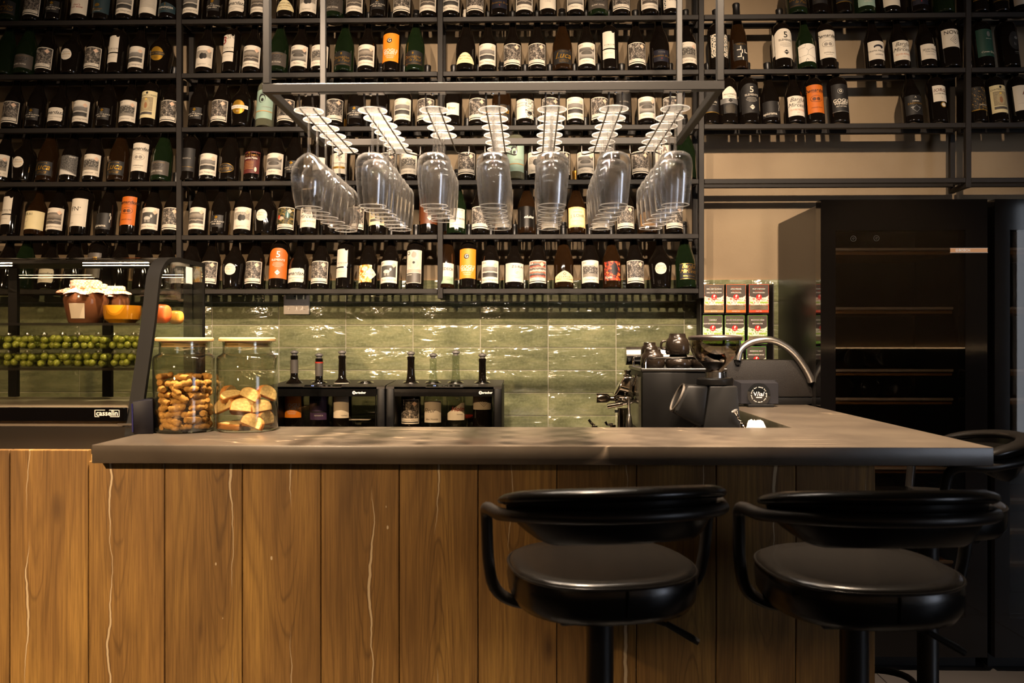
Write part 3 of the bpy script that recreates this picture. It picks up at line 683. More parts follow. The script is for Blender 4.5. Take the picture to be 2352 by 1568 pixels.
def elem(k, desc, lab, ink):
    design(k, desc, 'wide', G_DARK, CAPB, Ar(lab, -44, 52, 42, 158, 24, 'label', 3.), Ar(lab, -62, -46, 60, 150, 18, 'panel'), Tx(ink, '5', 6, 150, 36, bold=.3), Tx(ink, 'ELEMENTE', 6, 126, 11.5),
        Ln(ink, 6, 113, 44, .8), Ln(ink, 6, 107, 52, .8), Ln(ink, 6, 101, 48, .8), Ln(ink, 6, 95, 30, .8), Di(ink, 6, 68, 12), Tx(lab, 'EQUINOX', 6, 68, 6.5, bold=.2))
elem('elem_orange', 'straight bottle with rust orange label and white numeral five', ORND, WHITE)
elem('elem_white', 'straight bottle with white label and black numeral five', PAPER, INK)
elem('elem_black', 'straight bottle with black label and white numeral five', LBLK, PAPER)
elem('elem_brown', 'straight bottle with brown label and pale emblem', BRWN, PAPER)
design('bard', 'dark bottle with white label and brush handwriting', 'burg', G_DARK, CAPB,
    Rc(PAPER, -40, 44, 28, 122), Tx(INK, 'Bardul', 4, 104, 23, shear=.4), Tx(INK, 'din', 8, 91, 14, shear=.4), Tx(INK, 'Mircesti', 2, 78, 23, shear=.4), Tx(ORND, 'CUVEE ROUGE', 4, 55, 9), Tx(INKG, '2020', 4, 42, 6))
design('bard_black', 'green bottle with black label and gold handwriting', 'champ', G_GREEN, CAPB,
    Rc(LBLK, -34, 52, 34, 106), Ln(GOLD, 9, 105, 84, 1.6), Ln(GOLD, 9, 36, 84, 1.6), Tx(GOLD, 'Bardul', 8, 92, 22, shear=.4), Tx(GOLD, 'din', 10, 80, 13, shear=.4), Tx(GOLD, 'Mircesti', 6, 70, 21, shear=.4), Tx(GOLD, 'EXTRA BRUT ALB', 8, 48, 6))
design('zsirai_w', 'round-shouldered bottle with plain white label', 'ball', G_DARK, CAPB,
    Rc(PAPER, -48, 48, 24, 110), Tx(INK, 'ZSIRAI', 14, 92, 14, spacing=1.25), El(INKG, 14, 70, 14, 12), El(PAPER, 14, 70, 13, 11), Tx(INKG, 'go', 14, 69, 14), Ln(INKG, 10, 50, 50, .6), Tx(INKG, 'FURMINT', 12, 42, 5))
design('zsirai_y', 'round-shouldered bottle with pale yellow label', 'ball', G_BROWN, CAPB,
    Rc(CREAM, -40, 60, 22, 108), Tx(INK, 'ZSIRAI', -18, 92, 14, spacing=1.25), El(INKG, -20, 68, 12, 11), El(CREAM, -20, 68, 11, 10), Tx(INKG, '2020', -22, 36, 6))
design('fn', 'wide bottle with tall cream label and thin letters', 'wide', G_DARK, CAPB,
    Rc(PAPER, -46, 44, 36, 166), Tx(INK, 'FN', -8, 116, 26), Tx(INK, '14', 12, 122, 9), Ln(INKG, -2, 88, 50, .6), Tx(INKG, 'FAUTOR', -22, 50, 6))
design('epic', 'dark bottle with black label and lightning line', 'burg', G_DARK, CAPB,
    Rc(LBLK, -44, 40, 22, 98), Tx(PAPER, 'epicrama', -10, 38, 15, bold=.2), Ln(PAPER, 34, 92, 3, 14), Ln(PAPER, 38, 78, 3, 16), Ln(PAPER, 34, 62, 3, 14))
design('bella', 'dark bottle with low gold-rimmed oval label', 'champ', G_DARK, CAPB,
    El(GOLD, -8, 52, 40, 22, n='label'), El(LBLK, -8, 52, 38, 20), Tx(GOLD, 'BELLAVISTA', -8, 50, 12), Tx(GOLD, 'ALMA', -8, 62, 6), Tx(GOLD, 'FRANCIACORTA', -8, 41, 5))
design('maroon', 'dark bottle with maroon label', 'burg', G_DARK, CAPB,
    Rc(MAROON, -46, 42, 28, 132), Tx(GOLD, 'CARA FARDI', 0, 112, 10), Tx(PAPER, 'Cuvee Fatio', 0, 99, 11, bold=.3), *[Ln(TAN, -8, 84-7*i, 48, 1.4) for i in range(6)], El(GOLD, -6, 124, 5), El(PAPER, 24, 46, 5, 11))
design('valley', 'dark bottle with black and white tree picture label', 'burg', G_DARK, CAPB, Rc(PH['tree_road'], -48, 46, 26, 118, 'label'), Tx(WHITE, 'VALLEY', 22, 110, 8))
design('clear_mint', 'pale clear bottle with mint green label', 'bord', G_CLEAR, CAPB,
    Rc(MINT, -48, 46, 32, 170), El(INK, -6, 128, 16, 22), El(MINT, -4, 124, 12, 17), El(INK, -4, 120, 6, 8), *[Ln(INK, -14+5*i, 148, 1.6, 16) for i in range(5)], Ln(TAN, 0, 66, 86, 3), Tx(INKG, 'CA INOPATRAI', 20, 86, 6))
design('matier', 'dark bottle with blue label and gold script', 'burg', G_DARK, CAPB, Rc(TEAL, -44, 44, 26, 118), Tx(GOLD, 'Matier', -10, 44, 16, shear=.2), El(GOLD, -10, 64, 12, 8), Ln(PAPER, -10, 35, 34, 1))
design('steininger', 'dark bottle with dark teal arched label', 'champ', G_DARK, CAPB, Ar(TEAL, -48, 48, 22, 56, 16, 'label', 1.2), Tx(GOLD, 'S', 0, 62, 14, bold=.3), Tx(PAPER, 'STEININGER', 0, 46, 12), Ln(GOLD, -4, 36, 34, 1))
design('redscript', 'dark bottle with cream label and red handwriting', 'burg', G_DARK, CAPB, Rc(PAPER, -44, 46, 22, 122), Tx(RED, "that's", 0, 66, 13, shear=.3), Tx(RED, 'not wine', 0, 55, 13, shear=.3))
design('ruled', 'dark bottle with cream label of ruled fine print', 'burg', G_DARK, CAPB, Rc(PAPER, -46, 46, 22, 122), *[Ln(INKG, 0, 112-6*i, 72, 1) for i in range(11)])
design('ani', 'dark bottle with white label and blue leaf marks', 'burg', G_DARK, CAPB, Rc(PAPER, -44, 44, 22, 122), Tx(INK, 'ANI', 6, 62, 16, spacing=1.5), *[El(TEAL, -36+3*(i % 2), 30+10*i, 3, 4) for i in range(7)])
design('plainwhite', 'dark bottle with plain white label', 'burg', G_DARK, CAPB, Rc(PAPER, -42, 42, 26, 120), Tx(INKG, 'CUVEE', 0, 60, 8))
design('smallwhite', 'dark bottle with small square cream label', 'burg', G_DARK, CAPB, Rc(PAPER, -30, 30, 42, 100), Tx(GOLD, 'Brut', -8, 74, 18, shear=.4))
design('goldink', 'dark bottle with cream label and gold band', 'burg', G_DARK, CAPG, Rc(PAPER, -38, 38, 24, 122), Tx(INK, '2014', 0, 100, 12, shear=.3), Tx(INK, 'Pinot Nero', 0, 74, 12, shear=.4), Rc(GOLDB, -30, 30, 48, 58))
design('dark', 'dark bottle without a visible label', 'burg', G_DARK, CAPB)
design('green', 'green bottle without a visible label', 'champ', G_GREEN, CAPB)
design('blacklab', 'dark bottle with plain black label', 'bord', G_DARK, CAPB, Rc(LBLK, -36, 36, 40, 150), Ln(GOLD, 0, 60, 60, 1), Tx(INKG, 'RESERVA', 0, 100, 9))
design('goldblack', 'dark bottle with gold-edged black label', 'bord', G_DARK, CAPB, Rc(LBLK, -42, 42, 46, 150), Ln(GOLD, 0, 47, 84, 3), Tx(PAPER, 'NEGRE', 4, 96, 11, shear=.2), Ln(PAPER, 4, 84, 30, 1))
design('splash', 'dark bottle with gold-splashed black label', 'bord', G_DARK, CAPB, Rc(PH['splash'], -42, 42, 52, 160, 'label'), Ln(GOLD, 0, 51, 84, 4), Tx(PAPER, 'CABERNET', 8, 74, 7))
design('greenlab', 'dark bottle with bottle-green label', 'champ', G_GREEN, CAPB, Rc(MINT, -44, 44, 24, 118), Tx(PAPER, 'RIESLING', 0, 44, 8))
design('crest', 'straight bottle with dark green label and silver crest', 'wide', G_DARK, CAPB, Rc(GRN, -38, 46, 42, 172), El(SILV, 14, 148, 8, 13), Tx(PAPER, 'Cuvee Grappa', 12, 62, 11, shear=.35), Ln(PAPER, 14, 126, 28, 1.4))
design('eagle', 'straight bottle with white wing mark on black glass', 'wide', G_DARK, CAPB, El(LBLK, 12, 116, 26, 44, n='label'), El(SILV, 18, 130, 9, 7), Ln(SILV, 8, 100, 3, 14), Ln(SILV, 14, 98, 3, 12), Ln(SILV, 20, 62, 30, 3), Ln(SILV, 20, 54, 30, 1.5))
design('scraps', 'straight bottle with dark label of torn cream scraps', 'wide', G_DARK, CAPB, Rc(PH['scraps'], -44, 44, 50, 160, 'label'))
design('flute', 'tall slim bottle with white limb figures on black label', 'flute', G_BROWN, CAPB, Rc(LBLK, -30, 36, 34, 118), Tx(GOLD, 'TREI FETE', 2, 110, 9), Ln(PAPER, 0, 92, 4, 20), Ln(PAPER, -10, 84, 14, 4), Ln(PAPER, 6, 76, 4, 18), Ln(PAPER, 18, 78, 4, 18), Ln(PAPER, 26, 72, 12, 4), Ln(PAPER, 0, 58, 4, 20), Ln(PAPER, -8, 50, 14, 4), Ln(PAPER, 8, 42, 4, 14))
design('crackle', 'dark bottle with white label and black branching lines', 'burg', G_GREEN, CAPB, Ar(PH['crackle'], -46, 46, 24, 104, 6, 'label'))
design('crama', 'dark bottle with white label and ink hill drawing', 'burg', G_DARK, CAPB, Rc(PAPER, -40, 44, 32, 120), El(NAVY, 6, 92, 22, 10), El(PAPER, 2, 86, 14, 7), Tx(INK, 'CRAMA MIRCESTI', 2, 72, 9.5), Tx(INK, 'VIORICA', 6, 54, 8))
design('select', 'dark bottle with notched white label of small print', 'burg', G_DARK, CAPB, Rc(PAPER, -34, 44, 32, 104), El(G_DARK, 32, 104, 7, 8, 'notch'), Tx(INK, 'SELECTION', 6, 76, 11), Tx(INK, 'Valea Lunca', 6, 66, 9, shear=.3), Ln(INKG, 6, 56, 44, 1), Ln(INKG, 6, 51, 36, 1))
design('novak', 'straight bottle with high white label and knot emblem', 'wide', G_DARK, CAPB, Rc(PAPER, -46, 46, 88, 174), Tx(INK, 'NOVAK', 8, 156, 22), Di(INKG, 8, 122, 22), Di(PAPER, 8, 122, 19), Di(INKG, 8, 122, 13), Di(PAPER, 8, 122, 10), Di(INKG, 8, 122, 5))
design('iorgu', 'straight bottle with square cream label and gold seal', 'bord', G_DARK, CAPB, Rc(PAPER, -30, 42, 92, 168), Tx(MAROON, 'IORGU', 6, 144, 19, shear=.2), Tx(INK, 'CUVEE ROUGE', 6, 128, 8), Tx(INKG, 'V', 6, 110, 10), El(GOLDB, 10, 76, 13), El(PAPER, 10, 76, 9))
design('diamond', 'dark bottle with black label and gold diamond drawing', 'burg', G_DARK, CAPB, Rc(LBLK, -42, 42, 30, 122), Tx(PAPER, 'vinbert', 4, 94, 9, bold=.2), Tx(GOLD, 'ZACAMANT', 4, 82, 11), Ar(SILV, -18, 26, 62, 66, 3), Di(SILV, 4, 58, 18), Di(LBLK, 4, 58, 15), Tx(PAPER, '^', 4, 108, 18))
design('alchim', 'straight bottle with peaked white label above silver band', 'wide', G_DARK, CAPB, Ar(PAPER, -34, 34, 112, 142, 26, 'label', 1.5), Rc(SILV, -46, 46, 88, 112), Di(INK, 0, 101, 10), Rc(PH['stars'], -32, 32, 40, 87, 'picture'), Tx(INK, 'ALCHIMISTA', 0, 130, 9), Tx(INKG, 'Feteasca', 0, 120, 7))
design('pale', 'dark bottle with white label and red initials', 'bord', G_DARK, CAPB, Rc(PAPER, -36, 40, 48, 166), Tx(MAROON, 'A', 10, 130, 30), Ln(INKG, 4, 80, 50, .8))
design('moon', 'dark bottle with black label and white moon', 'bord', G_DARK, CAPB, Rc(LBLK, -42, 42, 40, 150), El(PAPER, -2, 90, 6, 8), El(LBLK, 1, 91, 5, 7), Tx(PAPER, 'ALB 7', -2, 70, 9), Tx(PAPER, 'PLAIURILE', -2, 58, 7))
design('champagne', 'green bottle with tall white champagne label', 'champ', G_GREEN, CAPB, Rc(PAPER, -30, 44, 24, 112), Tx(INK, 'CHAMPAGNE', 6, 104, 7, spacing=1.2), El(INKG, 24, 88, 9), El(PAPER, 24, 88, 8), Tx(INK, 'HENRIET-BAZIN', 6, 64, 9), Tx(INKG, 'BRUT GRAND CRU', 6, 36, 6))
design('metal', 'dark bottle with black foil label and white signature', 'burg', G_BROWN, CAPB, Rc(mat('foil_black', '23201d', .25, .6), -50, 40, 26, 122), Tx(WHITE, 'eluina', 6, 72, 17, shear=.5))
design('lohr', 'brown bottle with yellow label bordered in gold flowers', 'burg', G_BROWN, CAPG, Rc(PH['lohr'], -44, 46, 24, 118, 'label'), Tx(INK, 'J. LOHR', 2, 76, 17), Tx(GOLD, 'RIVERSTONE', 2, 94, 6), Tx(INKG, 'CHARDONNAY', 2, 52, 7), Tx(INKG, '2020', 2, 42, 6))
design('tan', 'dark bottle with tan label', 'champ', G_BROWN, CAPB, Ar(TAN, -38, 52, 28, 84, 12, 'label'), Tx(INK, 'BELLES POSES', 4, 60, 8, bold=.2), Tx(INK, 'LA SOURSE', 4, 46, 8, bold=.2))
design('stack', 'straight bottle with grey label and gold block letters', 'wide', G_DARK, CAPB, Rc(LGRY, -38, 36, 46, 162), Tx(GOLDB, 'VIN', 10, 138, 9, bold=.4), Tx(GOLDB, 'UNI', 10, 129, 9, bold=.4), Tx(GOLDB, 'CUM', 10, 120, 9, bold=.4))
design('floral', 'dark bottle with white label of orange and yellow brushwork', 'burg', G_DARK, CAPB, Rc(PH['floral'], -44, 26, 24, 104, 'label'), Di(PAPER, 22, 64, 28), Di(PINK, 26, 78, 8), Tx(INKG, 'TE IUBI', 18, 60, 11))
design('figure', 'straight bottle with pale label of a figure drawing', 'bord', G_DARK, CAPB, Rc(PAPER, -40, 34, 20, 172), Rc(PH['figure'], -38, 32, 68, 170, 'picture'), Rc(LGRY, -38, 32, 22, 66), Tx(PAPER, 'Lestrata', -22, 58, 7), El(INK, -28, 158, 8), El(PAPER, -28, 158, 5))
design('rideck', 'slim bottle with white and sage green label', 'flute', G_BROWN, CAPB, Rc(PAPER, -38, 42, 18, 112), Rc(SAGE, -38, 42, 18, 50), Tx(MAROON, 'RIEDECK', 4, 84, 15, bold=.2), Tx(INKG, 'RIESLING', 18, 36, 7), El(PAPER, 26, 52, 6))
design('clarus', 'wide tapered bottle with cream gold peaked label', 'champ', G_BROWN, CAPB, Ar(CREAM, -48, 48, 24, 48, 26, 'label', 1.3), Tx(INK, 'CLARUS', 0, 46, 9, spacing=1.6), Di(INK, 0, 60, 8), Di(CREAM, 0, 60, 5.5), Tx(GOLD, 'Methode Traditionnelle', 0, 36, 7, shear=.3))
design('crow', 'dark bottle with crow picture on fiery red label', 'burg', G_BROWN, CAPB, Rc(PH['crow'], -40, 40, 30, 118, 'label'), Tx(PAPER, 'Kyuk', -18, 44, 14, bold=.2))
design('purple', 'straight bottle with purple label', 'wide', G_DARK, CAPR, Rc(PURP, -36, 44, 44, 176), Rc(LBLK, -36, 44, 74, 80, 'panel'), El(NAVY, 2, 138, 17, 24), Tx(WHITE, 'FETEASCA', 8, 62, 7), Ln(NAVY, 2, 110, 20, 14))
design('saperavi', 'straight bottle with tall white label and fine script', 'wide', G_DARK, None, Rc(PAPER, -34, 38, 40, 186), Tx(INK, 'Saperavi', -4, 154, 18, shear=.4), Ln(INKG, -2, 138, 46, .8), Ln(INKG, 2, 130, 44, .8), Ln(INKG, 2, 122, 44, .8), Tx(INK, 'VOMAC', 18, 50, 7))
CLRB = clear('bottle_clear', 'e6ebe2', 1.5, 1.5, 0, .03)
design('fleur', 'clear bottle with white label and fine drawing', 'burg', CLRB, None, Rc(PAPER, -38, 42, 34, 124), Tx(INK, 'Fleur', -14, 84, 22, shear=.4), Tx(INK, 'alba | Viorica', -2, 48, 9))
design('holm', 'clear bottle with sloping white label and red script', 'burg', CLRB, None, ('patch', PAPER, -36, 46, 32, lambda k: 60+44*min(1, k*1.3), 'label'), Tx(RED, 'Holm', 14, 78, 24, shear=.3, bold=.3), Tx(INK, 'PRIMARIU', 22, 56, 6))
_dm = {}
def design_meshes(k):
    """shared meshes of a design: list of (name, mesh); the first is the label, the rest printed on it"""
    if k in _dm: return _dm[k]
    desc, sh, g, cap, pcs = D[k]; out = []; off = .5; texts = {}
    for i, p in enumerate(pcs):
        if p[0] == 'patch':
            _, m, s0, s1, lo, hi, n = p
            flat = not callable(lo) and not callable(hi)
            out.append(('label' if i == 0 else n, patch(sh, s0, s1, lo, hi, off, m, 14 if flat else 20, 8 if sh == 'long' else 4 if sh == 'bulb' else 1, 'label' if i == 0 else n))); off += .22
        else: texts.setdefault(p[1].name, []).append((p, off)); off += .02
    for mn, ps in texts.items():
        bm = B()
        for (_, m, tx, s, t, size, kw), of in ps:
            f = wrap(sh, off+.3)
            if tx: lettering(bm, tx, size*1.12, lambda x, y: f(s+x, t+y), **kw)
        out.append(('lettering', mesh('lettering', bm, MATS[mn], 180)))
    _dm[k] = out; return out
_cap = {}
def capsule_mesh(sh, cap):
    k = (sh, cap.name)
    if k not in _cap:
        p = [(r, z) for r, z in SHAPES[sh] if z >= 235]
        z0 = p[-1][1]-62
        pr = [(rad_at(sh, z0)+.5, z0)]+[(r+.5, z+(.5 if r < 14 else 0)) for r, z in p if z > z0]
        _cap[k] = mesh('capsule', lathe(B(), [(r*.001, z*.001) for r, z in pr], 22), cap, 45)
    return _cap[k]
def make_bottle(k, M, label, group, glass=None, cap=True):
    desc, sh, g, cp, pcs = D[k]
    o = put('wine_bottle', bottle_mesh(sh, glass or g), None, label, 'bottle', group, M=M)
    ms = design_meshes(k)
    lb = None
    for i, (n, me) in enumerate(ms):
        x = put(n, me, o if lb is None else lb)
        if lb is None: lb = x
    if cp and cap: put('capsule', capsule_mesh(sh, cp), o)
    return o
LEAN = R_(12.0)
ROWS = [
 "20 domaine,74 dark,125 blanc,183 redscript,233 matier,287 field,340 ruled,386 steininger|440 field,494 blanc,547 dem_low,596 river,657 chateau,708 horse,767 gogu_grey,815 river,869 blanc,923 darkb,984 river|1036 field,1091 dark,1147 reserve,1204 river,1258 plainwhite,1322 stone,1374 gogu_grey,1427 darkc,1491 river,1541 ani|1831 domaine,1881 blacklab,1936 goldblack,1987 greenlab,2046 plainwhite,2110 reserve,2169 green|2250 splash,2297 goldblack,2345 plainwhite",
 "8 green,55 gogu_grey,102 dark,162 bulb_gold,214 darkb,266 vinum,315 field,366 noirs|470 horse,529 vinum3,578 river,638 gogu_grey,687 stone,734 trees,789 domaine,842 river,898 gogu_orange,952 domaine|1069 chateau,1120 field,1177 dark,1234 darkb,1292 luca,1348 stone,1401 vinum,1463 darkc,1516 reserve,1580 trees|1651 scraps,1699 flute,1799 elem_white,1853 crackle,1901 dem_tall,2011 crama,2069 bard,2130 select,2184 novak|2261 crest,2320 eagle",
 "25 darkc,79 blanc,132 dem_low,187 field,241 blanc,294 trees,341 saint,388 darkb|453 blanc,505 darkb,553 blancs,607 clear_mint,657 darkc,711 blanc,768 dark,817 blanc,871 reserve,925 field,978 darkb|1040 smallwhite,1097 dark,1152 luca,1206 map,1264 dark,1321 field,1377 darkc,1431 blacklab,1486 stone,1543 dark|1632 goldblack,1674 alchim,1723 elem_black,1771 epic,1827 bard,1874 dem_orange,1929 gogu_black,2098 diamond,2156 iorgu|2247 splash,2294 saint,2346 pale",
 "2 trees,51 bulb,105 luca,158 valley,211 trees,269 luca,320 dem_tall,369 gogu_grey|432 blacklab,478 field,525 bella,580 maroon,632 stone,673 blanc,735 smallwhite,781 goldink,836 reserve,889 dark,940 trees,990 blanc|1072 darkb,1130 blanc,1184 clear_mint,1232 horse,1290 dark,1346 stone,1404 blanc,1470 dark,1520 pale,1577 green",
 "21 vinum,79 zsirai_y,127 river,182 fn,241 epic,295 dem_orange,345 sheep,393 darkb|454 river,503 blanc,557 horse,607 bulb,657 painting,709 bard,760 moon,817 dark,867 saint,922 blacklab,984 elem_brown|1048 champagne,1103 dark,1157 plainwhite,1210 metal,1264 river,1324 lohr,1380 field,1437 darkc,1487 tan,1548 darkb",
 "9 dark,50 green,110 dem_low,165 dark,218 stack,269 dark,325 dark,377 dark|434 dark,481 dark,534 bulb_gold,583 darkb,638 elem_orange,684 dem_low,735 darkb,791 vinum,844 floral,895 sheep,952 figure|1024 rideck,1075 gogu_orange,1126 field,1181 zsirai_w,1236 stripe,1295 clarus,1356 trees,1406 crow,1459 darkc,1518 bulb,1576 bard_black",
]
# darker printed picture on the plain 'dark' era75 alias
def design_alias(a, b): D[a] = D[b]
design('map', 'dark bottle with white label beside a black map print', 'burg', G_DARK, CAPB, Rc(PH['map'], -46, 46, 24, 116, 'label'), Tx(INK, 'THIERRY', -22, 96, 9, spacing=1.2), Tx(INK, 'MASSARD', -22, 84, 9, spacing=1.2))
era75('dark', 'mottled dark picture', 'dark75', '75')
design('nolabel', 'dark bottle without a visible label', 'burg', G_DARK, CAPB)
ROWW = ['top', 'second', 'third', 'fourth', 'fifth', 'lowest']
BAYW = ['first bay', 'second bay', 'third bay', 'fourth bay', 'last bay']
ORDW = ['first', 'second', 'third', 'fourth', 'fifth', 'sixth', 'seventh', 'eighth', 'ninth', 'tenth', 'eleventh', 'twelfth']
YBOT = YS+.018
for k, row in enumerate(ROWS):
    for b, bay in enumerate(row.split('|')):
        for i, it in enumerate(bay.split(',')):
            u, kd = it.split(); u = float(u)
            if k == 5 and b == 0 and kd == 'dark': kd = 'nolabel'
            z = zr(k)+RH-.0018
            M = Matrix.Translation((X(u, YBOT), YBOT, z)) @ Matrix.Rotation(-LEAN, 4, 'X') @ Matrix.Rotation(R_(random.uniform(-5, 5)), 4, 'Z')
            d_ = D[kd][0].replace('without a visible label', 'without label')
            make_bottle(kd, M, '%s, %s shelf, %s bay, %s' % (d_, ROWW[k], BAYW[b].split()[0], ORDW[i]), 'wine bottles on the wall shelf, %s row' % ROWW[k])
# ================================================================== hanging glass rack
YK0, YK1 = 2.0, 2.545
zk = Zv(1176, 201, YK0)
kx0, kx1 = X(613.5, YK0), X(1653.5, YK0)
q = .0095
rk = thing('glass_rack', 'grey steel frame hanging over the bar holding upturned wine glasses', 'glass rack', ((kx0+kx1)/2, (YK0+YK1)/2, zk))
def rb(name, x0, x1, y0, y1, z0, z1, m=RACKM, bev=.0015):
    cx, cyy, cz = rk.matrix_basis.translation
    return ob(name, box(B(), x0-cx, x1-cx, y0-cyy, y1-cyy, z0-cz, z1-cz, bev, 1), m, rk)
rb('rail', kx0-q, kx1+q, YK0-q, YK0+q, zk-.011, zk+.011)
rb('rail', kx0+q, kx1-q, YK1-q, YK1+q, zk-.010, zk+.010)
rb('side_rail', kx0-q, kx0+q, YK0+q, YK1+q, zk-.010, zk+.010); rb('side_rail', kx1-q, kx1+q, YK0+q, YK1+q, zk-.010, zk+.010)
for x in (kx0, kx1):
    for y in (YK0, YK1): rb('upright', x-q+.001, x+q-.001, y-q+.001, y+q-.001, zk+.0112, RZ1)
def m_crystal(name, base, edge, refr, gf=1.4):  # white diffuse share imitates the glow and bright edges of lit glass
    m, nt, o = nm(name); N = NT(nt)
    t = N.n('BsdfTransparent'); g = N.n('BsdfGlossy'); g.inputs['Roughness'].default_value = .02; lw = N.n('LayerWeight', i_Blend=.5)
    mx = N.n('MixShader'); N.l(N.math('MULTIPLY', schlick(N), gf, clamp=True), mx.inputs[0]); N.l(t.outputs[0], mx.inputs[1]); N.l(g.outputs[0], mx.inputs[2])
    gl = N.n('BsdfGlass'); gl.inputs['IOR'].default_value = 1.5; gl.inputs['Roughness'].default_value = 0.
    mr = N.n('MixShader', i_0=refr); N.l(mx.outputs[0], mr.inputs[1]); N.l(gl.outputs[0], mr.inputs[2])
    d = N.n('BsdfTranslucent'); d.inputs[0].default_value = (.9, .88, .85, 1); d2 = N.n('BsdfDiffuse'); d2.inputs[0].default_value = (.9, .88, .85, 1)
    dm = N.n('MixShader', i_0=.5); N.l(d.outputs[0], dm.inputs[1]); N.l(d2.outputs[0], dm.inputs[2])
    k = N.math('ADD', base, N.math('MULTIPLY', N.math('POWER', lw.outputs['Facing'], 4.0), edge), clamp=True)
    fx = N.n('MixShader'); N.l(k, fx.inputs[0]); N.l(mr.outputs[0], fx.inputs[1]); N.l(dm.outputs[0], fx.inputs[2])
    N.l(fx.outputs[0], o.inputs[0]); return m
GLASS = m_crystal('crystal', .0, .20, .10, 3.0)
FOOTG = m_crystal('crystal_foot', .012, .22, .3, 2.0)
RIMG = m_crystal('crystal_rim', .45, .40, .1)  # mostly white, painting a glint along rims and foot edges
def glass_meshes(kind):
    if kind == 'tulip': outer = [(.0045, .0), (.013, .004), (.027, .016), (.038, .034), (.043, .055), (.0415, .085), (.0365, .115), (.0325, .134)]
    else: outer = [(.0045, .0), (.012, .002), (.026, .0045), (.0345, .010), (.0395, .020), (.0412, .034), (.0405, .062), (.0370, .100), (.0335, .130)]
    inner = [(max(r-.0013, 0.0004), z+.0016) for r, z in outer[1:-1]] + [(outer[-1][0]-.0011, outer[-1][1])]
    bowl = lathe(B(), [(0, 0)]+outer+inner[::-1]+[(0, .0035)], 40)
    stem = lathe(B(), [(0, -.0985), (.0036, -.0985), (.0031, -.09), (.0027, -.06), (.0027, -.03), (.0032, -.012), (.0043, -.0002), (0, -.0002)], 14)
    foot = lathe(B(), [(0, -.1028), (.020, -.1030), (.0335, -.1035), (.0345, -.1027), (.0335, -.1019), (.020, -.1010), (.008, -.0998), (.0042, -.0987), (0, -.0987)], 36)
    rim = B(); tube(rim, [((outer[-1][0]-.0006)*math.cos(a), (outer[-1][0]-.0006)*math.sin(a), outer[-1][1]+.0003) for a in [2*math.pi*i/40 for i in range(40)]], .0009, 6, closed=True)
    edge = B(); tube(edge, [(.0345*math.cos(a), .0345*math.sin(a), -.1027) for a in [2*math.pi*i/36 for i in range(36)]], .0010, 6, closed=True)
    return mesh('bowl', bowl, GLASS, 60), mesh('stem', stem, FOOTG, 60), mesh('foot', foot, FOOTG, 60), mesh('rim', rim, RIMG, 60), mesh('foot_edge', edge, RIMG, 60)
gm = {'tulip': glass_meshes('tulip'), 'block': glass_meshes('block')}
cols = [(707, 6, 'tulip'), (855, 7, 'block'), (995, 4, 'block'), (1132, 6, 'block'), (1268, 6, 'block'), (1412, 6, 'block'), (1552, 6, 'block')]
COLW = ['first', 'second', 'third', 'fourth', 'fifth', 'sixth', 'seventh']
zw = zk-.047                                            # wire height
WIRE = mat('wire_metal', '4a4541', .38, .7)
for ci, (u, n, kd) in enumerate(cols):
    x = X(u, 2.02); cx, cyy, cz = rk.matrix_basis.translation
    holder = ob('wire_holder', box(B(), x-.032-cx, x+.032-cx, YK0-.008-cyy, YK0+.008-cyy, zk-.0135-cz, zk-.0112-cz), WIRE, rk)
    bm = B(); ball(bm, (x-cx, YK0-cyy, zk-.014-cz), .004, n=8); ob('screw', bm, CHROME, holder)
    for s in (-1, 1):
        p = [(x+s*.016, YK0, zk-.0136), (x+s*.016, YK0+.004, zw+.012), (x+s*.016, YK0+.014, zw), (x+s*.016, 2.42, zw), (x+s*.016, 2.47, zw-.002), (x+s*.022, 2.478, zw-.002), (x+s*.046, YK1-.008, zw+.004), (x+s*.048, YK1, zw+.016), (x+s*.048, YK1, zk-.0105)]
        bm = B(); tube(bm, [Vector(a)-Vector((cx, cyy, cz)) for a in smooth_path(p, 1)], .0022, 8); ob('wire', bm, WIRE, holder)
    for i in range(n):
        y = 2.028+i*.0835*(6/7 if n == 7 else 1)
        jx = random.uniform(-.0015, .0015)
        # upturned: foot rests on the wires, bowl hangs below
        M = Matrix.Translation((x+jx, y, zw+.0022-.1035)) @ Matrix.Rotation(math.pi, 4, 'X') @ Matrix.Rotation(random.uniform(0, 6), 4, 'Z')
        g = thing('wine_glass', '%s wine glass hanging in the %s rack row, %s from the front' % ('rounded tulip' if kd == 'tulip' else 'flat-shouldered', COLW[ci], COLW[i]), 'wine glass', group='wine glasses hanging in the rack')
        g.matrix_basis = M
        bw_, st_, ft_, ri_, ed_ = gm[kd]
        q_ = put('bowl', bw_, g); put('rim', ri_, q_); put('stem', st_, g); q_ = put('foot', ft_, g); put('foot_edge', ed_, q_)
# slim lamp hung inside the rack above the frame's view, lighting the glasses from above
lp = thing('rack_lamp', 'slim linear LED lamp inside the top of the glass rack', 'lamp', ((kx0+kx1)/2, 2.27, 2.46))
ob('housing', box(B(), -.5, .5, -.035, .035, .004, .04, .003, 1), RACKM, lp)
ob('diffuser', box(B(), -.49, .49, -.028, .028, 0, .0035), glow('rack_led', 'fff0dc', 130), lp)
for x in (-.4, .4):
    bm = B(); cyl(bm, (x, 0, .04), (x, 0, RZ1-2.46), .002, 6); ob('cable', bm, STEEL, lp)
# ------------------------------------------------------------------ ceiling spotlights

